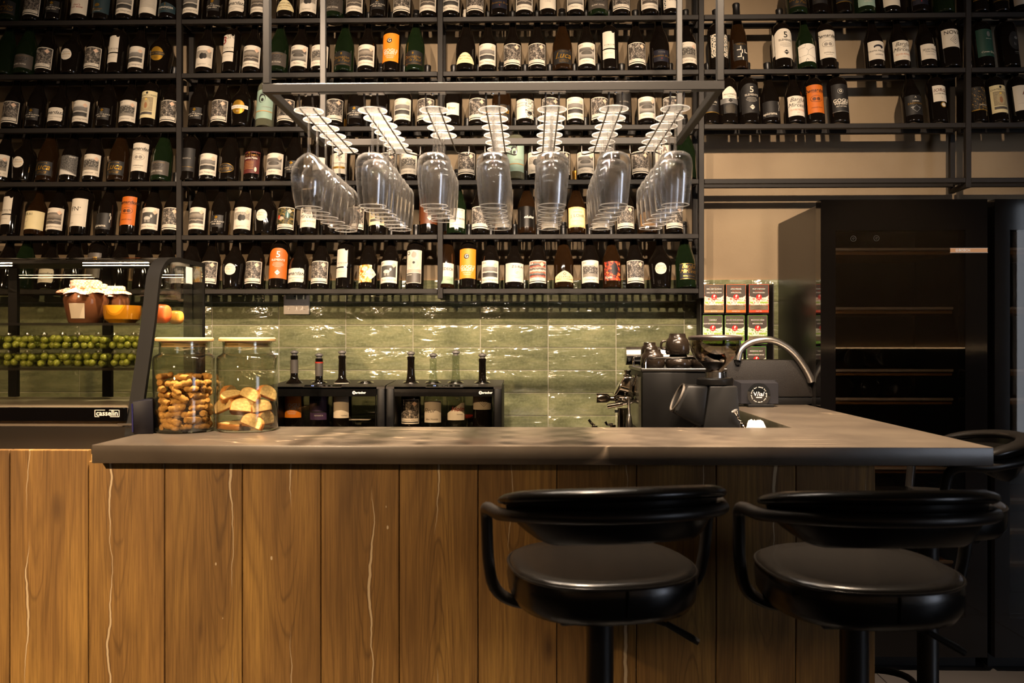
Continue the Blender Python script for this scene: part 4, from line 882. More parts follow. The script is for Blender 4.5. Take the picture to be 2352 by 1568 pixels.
for i, (a, b_, p, d, c, bl) in enumerate(SPOTS):
    a = Vector(a); dr = (Vector(b_)-a).normalized()
    t = thing('ceiling_spot', '%s black ceiling spotlight above the bar room, counted from the display case' % ORDW[i], 'spotlight', (a.x, a.y, RZ1))  # heads for the added rear-wall spots too
    bm = B(); cyl(bm, (0, 0, 0), (0, 0, -.05), .045, 20); ob('base', bm, BLACK, t)
    bm = B(); cyl(bm, (0, 0, -.05), Vector((0, 0, -.11)), .008, 8); ob('arm', bm, BLACK, t)
    h = Vector((a.x, a.y, RZ1)); e = a-h
    bm = B(); cyl(bm, e-dr*.14, e-dr*.045, .048, 24); ob('head', bm, BLACK, t)
# ================================================================== bar stools
LEATH = mat('black_leather', '0d0b09', .26, spec=.38, noise=160, amt=.2, bstr=.05)
TUBE = mat('stool_metal', '171412', .38, .3)
def superell(t, a, b, n=2.5):
    c, s = math.cos(t), math.sin(t)
    return a*math.copysign(abs(c)**(2/n), c), b*math.copysign(abs(s)**(2/n), s)
def make_stool(label, loc, rz, seat_z=.832):
    st = thing('bar_stool', label, 'bar stool', loc, rz, 'bar stools at the bar')
    # seat: rounded cushion, local -y is the back
    bm = B(); N = 48; rings = []
    for k, z in ((.0, -.075), (.80, -.075), (.93, -.068), (.985, -.05), (1.0, -.022), (.99, .0), (.965, .008), (.93, .012), (.75, .010), (.45, .004), (0, .001)):
        if k == 0: rings.append([bm.verts.new((0, 0, seat_z+z))]); continue
        rings.append([bm.verts.new((*superell(2*math.pi*i/N, .192*k, .192*k), seat_z+z)) for i in range(N)])
    for a, b in zip(rings, rings[1:]):
        for i in range(N):
            j = (i+1) % N
            if len(a) == 1: bm.faces.new((a[0], b[j], b[i]))
            elif len(b) == 1: bm.faces.new((a[i], a[j], b[0]))
            else: bm.faces.new((a[i], a[j], b[j], b[i]))
    bmesh.ops.recalc_face_normals(bm, faces=bm.faces[:])
    seat = ob('seat', bm, LEATH, st, ang=80)
    bm = B(); tube(bm, [(*superell(2*math.pi*i/48, .1905, .1905), seat_z+.003) for i in range(48)], .0028, 6, closed=True); ob('piping', bm, LEATH, seat)
    bm = B(); tube(bm, [(.0, -.1925, seat_z-.001), (.0, -.1942, seat_z-.02), (.0, -.191, seat_z-.05)], .0022, 6); ob('seam', bm, LEATH, seat)
    # backrest: band round the back, higher in the middle
    def band(phi): return (.218*math.sin(phi), -.045-.19*math.cos(phi))
    A = R_(74); n = 28
    bm = B(); G = []
    for i in range(n+1):
        ph = -A+2*A*i/n; x, y = band(ph); k = abs(ph)/A
        top = seat_z+.186-.028*k**2.2; h = .092*(1-.55*max(0, (k-.55)/.45)**1.6)
        nx, ny = math.sin(ph), -math.cos(ph); L = []
        for (o_, zz) in ((.010, 0), (.004, -h*.5), (-.012, -h*.92), (-.020, -h), (-.028, -h*.92), (-.018, -h*.5), (-.012, 0)):
            L.append(bm.verts.new((x+nx*o_, y+ny*o_, top+zz)))
        G.append(L)
    for a, b in zip(G, G[1:]):
        for j in range(7): bm.faces.new((a[j], a[(j+1) % 7], b[(j+1) % 7], b[j]))
    bm.faces.new(G[0][::-1]); bm.faces.new(G[-1]); bmesh.ops.recalc_face_normals(bm, faces=bm.faces[:])
    back = ob('backrest', bm, LEATH, st, ang=60)
    pts = []
    for i in range(n+1):
        ph = -A*1.06+2*A*1.06*i/n; x, y = band(ph); k = abs(ph)/A; pts.append((x*1.02, y-.002, seat_z+.190-.028*k**2.2))
    bm = B(); m_ = len(pts); tp = [min(1, .62+.38*math.sqrt(min(i, m_-1-i)/3.)) for i in range(m_)]
    tube(bm, pts, [.024*t for t in tp], 12, ry=[.013*t for t in tp], up=(0, 0, 1)); ob('top_roll', bm, LEATH, back, ang=80)
    # arm tube: round the back under the roll, forward, then down into the seat
    p = [(.12, .02, seat_z-.082), (.175, .02, seat_z-.078), (.222, .015, seat_z-.05), (.236, .01, seat_z+.01), (.240, .0, seat_z+.10), (.243, -.01, seat_z+.128), (.243, -.045, seat_z+.136)]
    arc = [((.237)*math.sin(ph), -.05-.205*math.cos(ph), seat_z+.152-.02*(abs(ph)/R_(80))**2) for ph in [R_(a) for a in range(78, -1, -13)]]
    half = p+arc; full = half+[(-x, y, z) for x, y, z in half[:-1][::-1]]
    bm = B(); tube(bm, smooth_path(full, 2), .0125, 12); ob('arm_tube', bm, TUBE, st)
    # column, plate, lever, foot ring, base
    bm = B(); lathe(bm, [(0, .03), (.033, .03), (.033, .30), (.0285, .31), (.0285, seat_z-.085), (0, seat_z-.085)], 28); ob('column', bm, TUBE, st)
    bm = B(); box(bm, -.11, .11, -.11, .11, seat_z-.088, seat_z-.075, .004, 1); ob('seat_plate', bm, TUBE, st)
    bm = B(); cyl(bm, (.05, -.02, seat_z-.094), (.135, -.06, seat_z-.118), .005, 8); lv = ob('lever', bm, TUBE, st)
    bm = B(); tube(bm, [(.125, -.055, seat_z-.113), (.17, -.075, seat_z-.137), (.185, -.082, seat_z-.146)], [.009, .012, .010], 10, ry=[.006, .007, .006]); ob('grip', bm, BLACK, lv)
    bm = B(); tube(bm, smooth_path([(-.02, .02, .30), (-.15, .03, .29), (-.19, .12, .285), (-.12, .20, .285), (.12, .20, .285), (.19, .12, .285), (.15, .03, .29), (.02, .02, .30)], 2), .010, 10); ob('footrest', bm, TUBE, st)
    bm = B(); lathe(bm, [(0, .0062), (.215, .0062), (.222, .010), (.216, .016), (.12, .024), (.05, .034), (.034, .05), (0, .05)], 48); ob('base', bm, TUBE, st)
    return st
make_stool('black leather bar stool in front of the oak planks, left of the pair', (X(1378, 1.755), 1.755, 0), R_(11))
make_stool('black leather bar stool in front of the worktop corner, right of the pair', (X(1962, 1.735), 1.735, 0), R_(3))
make_stool('black leather bar stool beyond the worktop overhang, facing the short bar side', (1.13, 2.40, 0), R_(75), .845)
# ================================================================== wine fridges
FY = 3.30
fx0, fx1 = X(1885, FY), X(2268, FY); FZ = Zv(2070, 458, FY); FW = fx1-fx0
SMOKE = clear('smoked_glass', 'c4bdb6', 1.0, 1.55)
FRB = mat('fridge_black', '1b1815', .3, noise=8, amt=.06)
FRG = mat('fridge_glossy', '060505', .06, spec=.4)
INNER = mat('fridge_liner', '2a241f', .6, noise=6)
SHW = mat('fridge_shelf_wood', '8a6a3e', .5, noise=30)
STRIP = mat('fridge_strip', 'c2c4c2', .35, .4)
def lying_bottle(parent_label, loc, sh='burg', lab=None):
    M = Matrix.Translation(loc) @ Matrix.Rotation(R_(-90), 4, 'X')
    o = put('wine_bottle', bottle_mesh(sh, G_DARK), None, lab, 'bottle', 'bottles lying in the wine fridge', M=M)
    return o
def make_fridge(x0, label):
    f = thing('wine_fridge', label, 'wine fridge', (x0, FY, 0))
    z0, z1, W_ = .06, FZ, FW
    bm = B()
    sx = .004
    box(bm, sx, sx+.03, .062, .575, z0, z1-.012, .003, 1); box(bm, W_-sx-.03, W_-sx, .062, .575, z0, z1-.012, .003, 1)
    box(bm, sx+.03, W_-sx-.03, .55, .575, z0, z1-.012); box(bm, sx+.03, W_-sx-.03, .062, .55, z1-.06, z1-.012); box(bm, sx+.03, W_-sx-.03, .062, .55, z0, z0+.10)
    ob('body', bm, FRB, f)
    bm = B(); box(bm, sx+.031, W_-sx-.031, .54, .549, z0+.101, z1-.061); ob('liner', bm, INNER, f)
    bm = B(); box(bm, .01, W_-.01, .07, .5, .0, z0-.001); ob('plinth', bm, BLACK, f)
    d = ob('door', ring_prism(B(), [(0, z0+.005), (W_, z0+.005), (W_, z1), (0, z1)], [(.058, z0+.16), (W_-.085, z0+.16), (W_-.085, z1-.12), (.058, z1-.12)], 'y', 0, .055), FRG, f)
    ob('glass', box(B(), .0581, W_-.0851, .001, .006, z0+.1601, z1-.1201), SMOKE, d)
    ob('glass', box(B(), .0581, W_-.0851, .040, .044, z0+.1601, z1-.1201), clear('inner_pane', 'f2efea', .7), d)
    # maker's plate with lettering
    py = at(2227, 575, FY).z
    pl = ob('plate', box(B(), W_-.145, W_-.001, -.004, -.0002, py-.0085, py+.0085, .0008, 1), mat('plate_copper', 'b78a62', .35, .6), d)
    bm = B(); box(bm, W_-.146, W_, -.003, -.0003, py-.0095, py-.0086); box(bm, W_-.146, W_, -.003, -.0003, py+.0086, py+.0095); ob('plate_edge', bm, STRIP, pl)
    bm = B(); lettering(bm, 'BOSCH', .0135, lambda x, y: (W_-.091+x, -.0045, py+y), bold=.0004); ob('lettering', bm, STRIP, pl)
    bm = B(); ring_prism(bm, [(W_-.12+.0055*math.cos(a), py+.0055*math.sin(a)) for a in [i*math.pi/10 for i in range(20)]], [(W_-.12+.0043*math.cos(a), py+.0043*math.sin(a)) for a in [i*math.pi/10 for i in range(20)]], 'y', -.0045, -.0041)
    box(bm, W_-.1225, W_-.1215, -.0045, -.0041, py-.0035, py+.0035); box(bm, W_-.1185, W_-.1175, -.0045, -.0041, py-.0035, py+.0035); box(bm, W_-.1215, W_-.1185, -.0045, -.0041, py-.0006, py+.0006); ob('emblem', bm, STRIP, pl)
    for u_, v_ in ((1960, 548), (2013, 547)):
        p = at(u_, v_, FY); dx = p.x-fx0
        bm = B(); ring_prism(bm, [(dx+.011*math.cos(a), p.z+.011*math.sin(a)) for a in [i*math.pi/12 for i in range(24)]], [(dx+.0102*math.cos(a), p.z+.0102*math.sin(a)) for a in [i*math.pi/12 for i in range(24)]], 'y', -.0008, -.0001)
        lettering(bm, 'C', .012, lambda x, y: (dx+x*.7+y*.7, -.0009, p.z+y*.7-x*.7)); ob('touch_button', bm, mat('print_grey', '4a4846', .5), d)
    for v_ in (571, 707, 850, 916, 1075, 1146, 1215, 1290):
        z = at(2070, v_, FY+.1).z
        s = ob('shelf', box(B(), sx+.04, W_-sx-.075, .115, .5, z-.022, z-.0062), SHW, f)
        ob('front_strip', box(B(), sx+.04, W_-sx-.075, .105, .114, z-.006, z+.004), STRIP, s)
    for sx_ in (.045,):
        ob('light_bar', box(B(), sx_-.004, sx_+.004, .075, .083, z0+.17, z1-.13), glow('fridge_led', 'fff2e2', 9.0), f)  # added glow hidden behind the door border to brighten the shelves
    return f
make_fridge(fx0, 'tall black wine fridge with glass door behind the short bar side')
make_fridge(X(2285, FY), 'second black wine fridge cut off by the right picture edge')
for i, (u_, v_) in enumerate(((1963, 819), (2034, 819), (1935, 887), (1999, 884), (2069, 886), (2032, 1112), (2100, 1110), (2180, 1112))):
    p = at(u_, v_, FY+.13)
    zs = [at(2070, v, FY+.1).z for v in (571, 707, 850, 916, 1075, 1146)]
    zb = max([z for z in zs if z < p.z+.0])+.0042
    lying_bottle(None, (p.x, FY+.125, zb+.0416), 'burg' if i % 2 else 'champ', 'dark bottle lying in the wine fridge, %s of eight from top' % ORDW[i])
# ================================================================== refrigerated display case
xc = X(210, 2.05)-.004; xcl = -2.3; zcb = .985
def yc(u): return xc/math.tan(math.atan((u-1176)/FPX)-YAW)
def cpt(u, v): y = yc(u); return (y, at(u, v, y).z)
case = thing('display_case', 'black countertop display case with curved glass front', 'display case', (xc, yc(332), zcb))
CM = Matrix.Translation((-xc, -yc(332), -zcb))
def cb(name, bm, m, parent=None, **k): return ob(name, bm, m, parent or case, M=CM if parent is None else None, **k)
PRF = smooth_path([(*cpt(u, v), 0) for u, v in ((318, 1000), (332, 903), (340, 845), (349, 784), (357, 723), (363, 665), (368, 622), (386, 592), (412, 591))], 2)
PRF = [(p.x, p.y) for p in PRF]
yb_, zt_ = cpt(471, 605)
outer = [(PRF[0][0], zcb+.03)]+PRF+[(yb_, zt_), (yb_+.003, zcb+.03)]
def inset(poly, d):
    n = len(poly); out = []
    for i in range(n):
        a, b, c = Vector(poly[i-1]), Vector(poly[i]), Vector(poly[(i+1) % n])
        e1, e2 = (b-a).normalized(), (c-b).normalized()
        n1, n2 = Vector((e1.y, -e1.x)), Vector((e2.y, -e2.x)); m_ = (n1+n2)
        m_ = m_/max(.3, m_.dot(n1)) if m_.length > 1e-6 else n1
        out.append(tuple(b+m_*d))
    return out
inner_ = inset(outer, .014)
cb('side_frame', ring_prism(B(), outer, inner_, 'x', xc-.040, xc), mat('case_frame', '060504', .5, spec=.12, noise=12))
PANE = clear('case_glass', 'f6f3ee', 1.0, 1.5, .02, .06)
SIDEP = clear('case_side_glass', 'f2f4ee', 1.0, 1.5)
cb('side_glass', prism(B(), inset(outer, .0145), 'x', xc-.006, xc-.002), SIDEP)
zap = at(250, 936, PRF[2][0]).z
bm = B(); front = [p for p in PRF if p[1] > zap]
G = [[bm.verts.new((xcl, y+d, z)) for d in (.003, .006)] for y, z in front]
H = [[bm.verts.new((xc-.0405, y+d, z)) for d in (.003, .006)] for y, z in front]
for i in range(len(front)-1):
    for a in (0, 1): bm.faces.new((G[i][a], G[i+1][a], H[i+1][a], H[i][a]))
bm.faces.new((G[0][0], H[0][0], H[0][1], G[0][1]))
bmesh.ops.recalc_face_normals(bm, faces=bm.faces[:])
cb('front_glass', bm, PANE, ang=60)
yt0 = PRF[-1][0]; ztp = PRF[-1][1]
cb('top_panel', box(B(), xcl, xc-.0405, yt0+.03, yb_-.003, zt_-.016, zt_-.003, .001, 1), MATS['case_frame'])
yf = PRF[1][0]-.002
apron = cb('apron', box(B(), xcl, xc-.0405, yf, yf+.02, at(250, 968, yf).z, zap, .001, 1), FRG)
cb('base', box(B(), xcl, xc-.041, yf+.0205, yb_-.02, zcb+.03, zap-.0005), mat('case_liner', '6b6052', .35, noise=6))
cb('lower_panel', box(B(), xcl, xc-.006, yf+.006, yf+.02, zcb, at(250, 980, yf).z, .001, 1), FRB)
cb('trim_strip', box(B(), xc-.06, xc-.008, yf+.001, yf+.0055, at(250, 977, yf).z, at(250, 972, yf).z), BRUSH)
for x0_ in (xc-.065, xc-.34, xc-.66, xc-1.0): cb('back_post', box(B(), x0_, x0_+.03, yb_-.02, yb_-.004, zap, zt_-.017), MATS['case_frame'])
cb('back_glass', box(B(), xcl, xc-.042, yb_-.014, yb_-.010, zap, zt_-.017), SIDEP)
bm = B(); lx, lz = X(246, yf), Zv(246, 949, yf)
lettering(bm, 'casselin', .0205, lambda x, y: (lx+x, yf-.0006, lz+y), bold=.0003); cb('lettering', bm, mat('logo_white', 'dcd6cc', .5))
bm = B()
for a, b_, c, d in ((-.035, -.006, .0085, .0099), (-.035, -.0336, -.009, .0099), (-.035, -.022, -.0099, -.0085), (.006, .035, .0085, .0099), (.0336, .035, -.009, .0099), (.009, .035, -.0099, -.0085)):
    box(bm, lx+a, lx+b_, yf-.0008, yf-.0003, lz+c, lz+d)
cb('logo_frame', bm, MATS['logo_white'])
y1, y2 = yc(352)+.012, yc(342)+.012
zs1, zs2 = Zv(200, 742, y1), Zv(200, 845, y2)
for z, y0 in ((zs1, y1), (zs2, y2)):
    cb('glass_shelf', box(B(), xcl, xc-.045, y0, yb_-.03, z-.006, z), clear('shelf_glass', 'eef3ee', 1.0, 1.5))
    cb('shelf_edge', box(B(), xcl, xc-.045, y0-.004, y0-.0002, z-.007, z+.001), clear('edge_plastic', 'f4f0e8', 1.0, 1.5, .1, .35))
# slim lamps along the top front inside the glass
for v_, dy in ((602, .012), (608, .004)):
    for ua, ub in ((-200, 26), (190, 341)):
        yl = yc(395)+dy; zq = at(300, v_, yl).z-.0015
        cb('lamp', box(B(), X(ua, yl), min(X(ub, yl), xc-.043), yl, yl+.004, zq-.0008, zq+.0008), glow('case_led', 'ffdcb0', 120))
cb('ticket', box(B(), xc-.0012, xc-.0002, yc(428), yc(442), at(430, 650, yc(428)).z, at(430, 612, yc(428)).z), mat('ticket_paper', 'b9b6ac', .6, noise=30))
# preserve jars with cloth caps
CLOTH = None
def m_cloth():
    m, nt, o = nm('check_cloth'); N = NT(nt); tc = N.n('TexCoord'); ck = N.n('TexChecker', i_Scale=160.0); N.l(tc.outputs['Object'], ck.inputs[0])
    c = N.mix(ck.outputs[1], 'e9d6c4', 'cf8f7c'); bsdf(N, o, c, .85); return m
CLOTH = m_cloth()
JAM = mat('jam_brown', '6b4630', .12, coat=.3, noise=14)
PLASTIC = clear('clear_plastic', 'f2f2ea', 1.0, 1.45, .08, .14)
def preserve_jar(u, y, r, h, label, cap_h, wob, tag_=False):
    x = X(u, y); j = thing('preserve_jar', label, 'jar', (x, y, zs1+.0005), 0, 'preserve jars in the display case')
    bm = B(); lathe(bm, [(0, 0), (r*.72, 0), (r*.78, .004), (r*.92, h*.45), (r, h*.75), (r*.93, h*.93), (r*.62, h), (0, h)], 28); ob('jar', bm, JAM, j)
    bm = B(); n = 40; rg = []
    for k, (rr, z) in enumerate(((.0, cap_h), (.5, cap_h), (.66, cap_h*.85), (.68, cap_h*.35), (.74, cap_h*.2), (1.0, -.1*cap_h), (1.12, -.35*cap_h))):
        rg.append([bm.verts.new((r*rr*(1+wob*math.sin(9*2*math.pi*i/n+k)*(.25 if k < 4 else 1))*math.cos(2*math.pi*i/n), r*rr*(1+wob*math.sin(9*2*math.pi*i/n+k)*(.25 if k < 4 else 1))*math.sin(2*math.pi*i/n), h+.002+z+wob*.02*math.sin(7*2*math.pi*i/n)*(k > 3)+wob*.05*math.sin(2*2*math.pi*i/n+1)*(k < 3))) for i in range(n)])
    for a, b_ in zip(rg, rg[1:]):
        for i in range(n): bm.faces.new((a[i], a[(i+1) % n], b_[(i+1) % n], b_[i]))
    bmesh.ops.remove_doubles(bm, verts=bm.verts[:], dist=1e-5); bmesh.ops.recalc_face_normals(bm, faces=bm.faces[:])
    cp = ob('cloth_cap', bm, CLOTH, j, ang=80)
    bm = B(); tube(bm, [(r*.70*math.cos(a), r*.70*math.sin(a), h+.002+cap_h*.28) for a in [i*math.pi/12 for i in range(24)]], .0016, 6, closed=True); ob('cord', bm, GOLD, cp)
    if tag_:
        bm = B(); a0 = -1.9
        V = []
        for i in range(9):
            a = a0+.75*i/8; V.append([bm.verts.new(((r*kk+.0006)*math.cos(a), (r*kk+.0006)*math.sin(a), zz)) for kk, zz in ((.85, h*.15), (.985, h*.62))])
        for a, b_ in zip(V, V[1:]): bm.faces.new((a[0], b_[0], b_[1], a[1]))
        ob('paper_label', bm, PAPER, j)
preserve_jar(198, yc(352)+.09, .063, .095, 'large brown preserve jar with crumpled cloth cap and paper label', .026, .2, True)
preserve_jar(225, yc(352)+.20, .041, .106, 'brown preserve jar with checked cap behind the large jar', .018, .05)
preserve_jar(266, yc(352)+.19, .041, .098, 'brown preserve jar with checked cap behind the mustard bowl', .018, .05)
# bowl and fruit
yw = yc(352)+.07; x = X(281, yw); bm = B(); lathe(bm, [(0, .0), (.036, .0), (.039, .004), (.049, .012), (.0525, .030), (.053, .053), (.0505, .053), (.047, .014), (.035, .007), (0, .007)], 36)
ob('bowl', bm, mat('mustard_glaze', 'a97518', .12, coat=.4), label='mustard yellow ceramic bowl on the upper display shelf', cat='bowl', M=Matrix.Translation((x, yw, zs1+.0005)))
def fruit(name, u, y, r, col, label):
    f = thing(name, label, 'fruit', (X(u, y), y, zs1+.0005))
    bm = B(); pp = smooth_path([(0, r*.1, 0), (r*.45, -r*.03, 0), (r*.95, r*.3, 0), (r*1.05, r*1.0, 0), (r*.9, r*1.65, 0), (r*.4, r*1.85, 0), (0, r*1.66, 0)], 3); lathe(bm, [(a.x, a.y) for a in pp], 28); ob('flesh', bm, mat(name+'_skin', col, .4, noise=20, amt=.25), f, ang=80)
    bm = B(); cyl(bm, (0, 0, r*1.66), (.001, 0, r*1.9), .0015, 6); ob('stem', bm, BRWN, f)
fruit('nectarine', 368, yc(352)+.10, .032, 'd2622a', 'red-orange nectarine behind the side glass of the display case')
fruit('apricot', 404, yc(352)+.2, .0235, 'e39a3a', 'small orange apricot behind the side glass of the display case')
# punnets of green plums, two layers
PLUM = mat('plum_skin', '8d9a3c', .3, noise=30, amt=.3)
bm = B(); ball(bm, (0, 0, 0), .0115, 1, 1, .95, 12); plum = mesh('green_plum', bm, PLUM, 80)
pw = .102; yp_ = yc(342)+.085
for lv in range(2):
    for i in range(5):
        cxp = X(284, yp_-.05)-i*pw*1.03; z0 = zs2+.001+lv*.052
        nm_ = '%s clear plastic punnet of green plums, %s from the case frame' % ('upper' if lv else 'lower', ORDW[i])
        p = thing('fruit_punnet', nm_, 'punnet', (cxp, yp_, z0), 0, 'punnets of green plums')
        bm = B(); t0, t1 = pw/2-.008, pw/2-.001
        prism_pts = [((-t0, -.05), (-t1, -.058)), ((t0, -.05), (t1, -.058)), ((t0, .05), (t1, .058)), ((-t0, .05), (-t1, .058))]
        lo = [bm.verts.new((*a, 0)) for a, _ in prism_pts]; hi = [bm.verts.new((*b_, .040)) for _, b_ in prism_pts]
        bm.faces.new(lo[::-1])
        for a in range(4): bm.faces.new((lo[a], lo[(a+1) % 4], hi[(a+1) % 4], hi[a]))
        ob('tub', bm, PLASTIC, p)
        bm = B(); box(bm, -t1-.001, t1+.001, -.06, .06, .0402, .0425, .001, 1)
        for sx in (-.028, .028): lathe(bm, [(.008, .0425), (.009, .0445), (.007, .0495), (0, .0495)], 12, Matrix.Translation((sx, -.045, 0)))
        ob('lid', bm, PLASTIC, p)
        for a in range(4):
            for b_ in range(2):
                for c in range(2):
                    M = Matrix.Translation((cxp+(a-1.5)*.0225+random.uniform(-.005, .005)+(c % 2)*.006, yp_-.038+b_*.025+random.uniform(-.006, .003), z0+.0118+c*.0165+random.uniform(-.001, .004))) @ Matrix.Rotation(random.uniform(0, 3), 4, 'Y')
                    put('green_plum', plum, None, 'green plum inside the %s punnet %s from the case frame' % ('upper' if lv else 'lower', ORDW[i]), 'plum', 'green plums in %s punnet %s' % ('upper' if lv else 'lower', ORDW[i]), M=M)
# ================================================================== biscuit jars on the bar
JG = clear('jar_glass', 'f8f8f2', 1.6, 1.5, 0, .01)
def biscuit_jar(u, y, R, H, label):
    j = thing('biscuit_jar', label, 'jar', (X(u, y), y, ZT+.0005), 0, 'glass jars of biscuits on the bar')
    t = .0025; rn = R*.80
    o_ = [(0, 0), (R-.006, 0), (R, .006), (R, H*.775), (R-.004, H*.80), (rn+.004, H*.82), (rn, H*.835), (rn, H*.945), (rn+.002, H*.955)]
    i_ = [(rn-t, H*.955), (rn-t, H*.83), (R-.007, H*.795), (R-t, H*.77), (R-t, .009), (R-.009, .004), (0, .004)]
    bm = B(); lathe(bm, o_+i_, 56); ob('glass_body', bm, JG, j, ang=50)
    lid = B(); lathe(lid, [(0, H*.9), (rn-.006, H*.9), (rn-.006, H*.958), (rn+.008, H*.958), (rn+.011, H*.966), (rn+.011, H*.990), (rn+.007, H), (0, H)], 48); L = ob('lid', lid, WOODL, j)
    bm = B(); lathe(bm, [(rn-.0058, H*.912), (rn-.0028, H*.914), (rn-.0028, H*.935), (rn-.0058, H*.937)], 40, closed=True); ob('seal', bm, PLASTIC, L)
    return Vector((X(u, y), y, ZT))
BISC = mat('biscuit', 'c89450', .85, spec=.15, noise=160, amt=.4, bstr=.9)
BISD = mat('biscuit_crust', 'b8752f', .7, noise=60, amt=.3, bstr=.4)
BISL = mat('biscuit_crumb', 'dcb878', .8, noise=120, amt=.35, bstr=.8)
c1 = biscuit_jar(424, 2.375, .0855, .268, 'glass jar of small stick biscuits beside the display case')
c2 = biscuit_jar(568.5, 2.405, .0860, .268, 'glass jar of biscotti slices, second from the display case')
sticks = []
for v_ in range(4):
    L_, r_ = random.uniform(.034, .05), random.uniform(.0075, .0105)
    bm = B(); n = 8; pts = [(L_*(k/n-.5), random.uniform(-.0012, .0012), random.uniform(-.0012, .0012)) for k in range(n+1)]
    tube(bm, pts, [r_*(.75 if k in (0, n) else random.uniform(.88, 1.1)) for k in range(n+1)], 9); sticks.append(mesh('stick_biscuit', bm, BISC, 70))
lay = 0; z = .016
while z < .172:
    n = 9; ph = random.uniform(0, 6)
    for i in range(n):
        if z > .15 and random.random() < .35: continue
        a = ph+2*math.pi*i/n+random.uniform(-.15, .15); rr = random.uniform(.056, .066)
        M = Matrix.Translation(c1+Vector((rr*math.cos(a), rr*math.sin(a), z+random.uniform(-.003, .003)))) @ Matrix.Rotation(a+math.pi/2+random.uniform(-.5, .5), 4, 'Z') @ Matrix.Rotation(random.choice((0, 0, .3, -.4, .9))*random.random(), 4, 'Y')
        put('stick_biscuit', random.choice(sticks), None, 'crumbly stick biscuit inside the glass jar beside the display case', 'biscuit', 'stick biscuits in the jar', M=M)
    for i in range(3):
        a = random.uniform(0, 6); M = Matrix.Translation(c1+Vector((.026*math.cos(a), .026*math.sin(a), z))) @ Matrix.Rotation(a, 4, 'Z')
        put('stick_biscuit', random.choice(sticks), None, 'crumbly stick biscuit inside the glass jar beside the display case', 'biscuit', 'stick biscuits in the jar', M=M)
    z += .0175
bis = []
for v_ in range(3):
    L_, h_, t_ = .062+.006*v_, .034+.003*v_, .016
    pl = [(-L_/2, 0)]+[(L_/2*-math.cos(a), h_*(.35+.65*math.sin(a))) for a in [math.pi*k/10 for k in range(11)]]+[(L_/2, 0)]
    bm = B(); prism(bm, pl, 'y', -t_/2, t_/2, .002); crust = mesh('biscotti_slice', bm, BISD, 50)
    bm = B()
    for s in (-1, 1): prism(bm, [(x*.9, .002+z*.9) for x, z in pl], 'y', s*t_/2-.0003, s*(t_/2+.0012))
    bis.append((crust, mesh('crumb_face', bm, BISL, 50)))
BP = [(-.035, -.055, .020, 15, 10), (.03, -.058, .022, -10, 80), (.055, -.02, .025, 70, 90), (-.055, .0, .02, 100, 0), (0, .02, .02, 20, 0), (.02, .05, .02, 10, 10), (-.03, .05, .02, 150, 0),
      (-.052, -.03, .065, -20, 85), (.005, -.052, .063, 8, 78), (.052, -.035, .062, 40, 80), (-.02, .02, .055, 60, 20), (.04, .03, .055, 120, 20),
      (.018, -.045, .098, -8, 75), (.056, -.01, .10, 60, 85), (-.058, .012, .095, 80, 85), (.0, .03, .09, 30, 30), (-.03, -.03, .098, 30, 30)]
for i, (dx, dy, dz, a, tl) in enumerate(BP):
    cr, fc = bis[i % 3]
    M = Matrix.Translation(c2+Vector((dx, dy, dz-.006))) @ Matrix.Rotation(R_(a), 4, 'Z') @ Matrix.Rotation(R_(tl-90), 4, 'X') @ Matrix.Rotation(R_(random.uniform(-25, 25)), 4, 'Y')
    o = put('biscotti_slice', cr, None, 'half-round biscotti slice inside the second glass jar', 'biscuit', 'biscotti slices in the jar', M=M); put('crumb_face', fc, o)
# dark blue box of napkins between case and jar
nb = thing('napkin_box', 'dark blue slanted napkin box between display case and biscuit jar', 'box', (X(330, 2.29), 2.29, ZT+.0005))
ox, oy = X(330, 2.29), 2.29
pl = [(X(305, 2.285), 2.285), (X(352, 2.295), 2.297), (-1.076, 2.36), (-1.088, 2.43)]
bm = B(); lo = [bm.verts.new((x-ox, y-oy, 0)) for x, y in pl]; hi = [bm.verts.new((x-ox-.003, y-oy, h)) for (x, y), h in zip(pl, (.090, .095, .096, .092))]
bm.faces.new(lo[::-1]); bm.faces.new(hi)
for a in range(4): bm.faces.new((lo[a], lo[(a+1) % 4], hi[(a+1) % 4], hi[a]))
bmesh.ops.recalc_face_normals(bm, faces=bm.faces[:]); bmesh.ops.bevel(bm, geom=bm.edges[:], offset=.003, segments=2, profile=.5, affect='EDGES')
ob('shell', bm, mat('navy_card', '07060f', .5, spec=.2, noise=20), nb)
bm = B(); tube(bm, [(hi_[0]-ox, hi_[1]-oy-.001, z) for hi_, z in (((pl[0][0], pl[0][1]), .006), ((pl[0][0]-.002, pl[0][1]), .084))], .0022, 6); ob('edge_binding', bm, mat('navy_edge', '1c1a44', .4), nb)
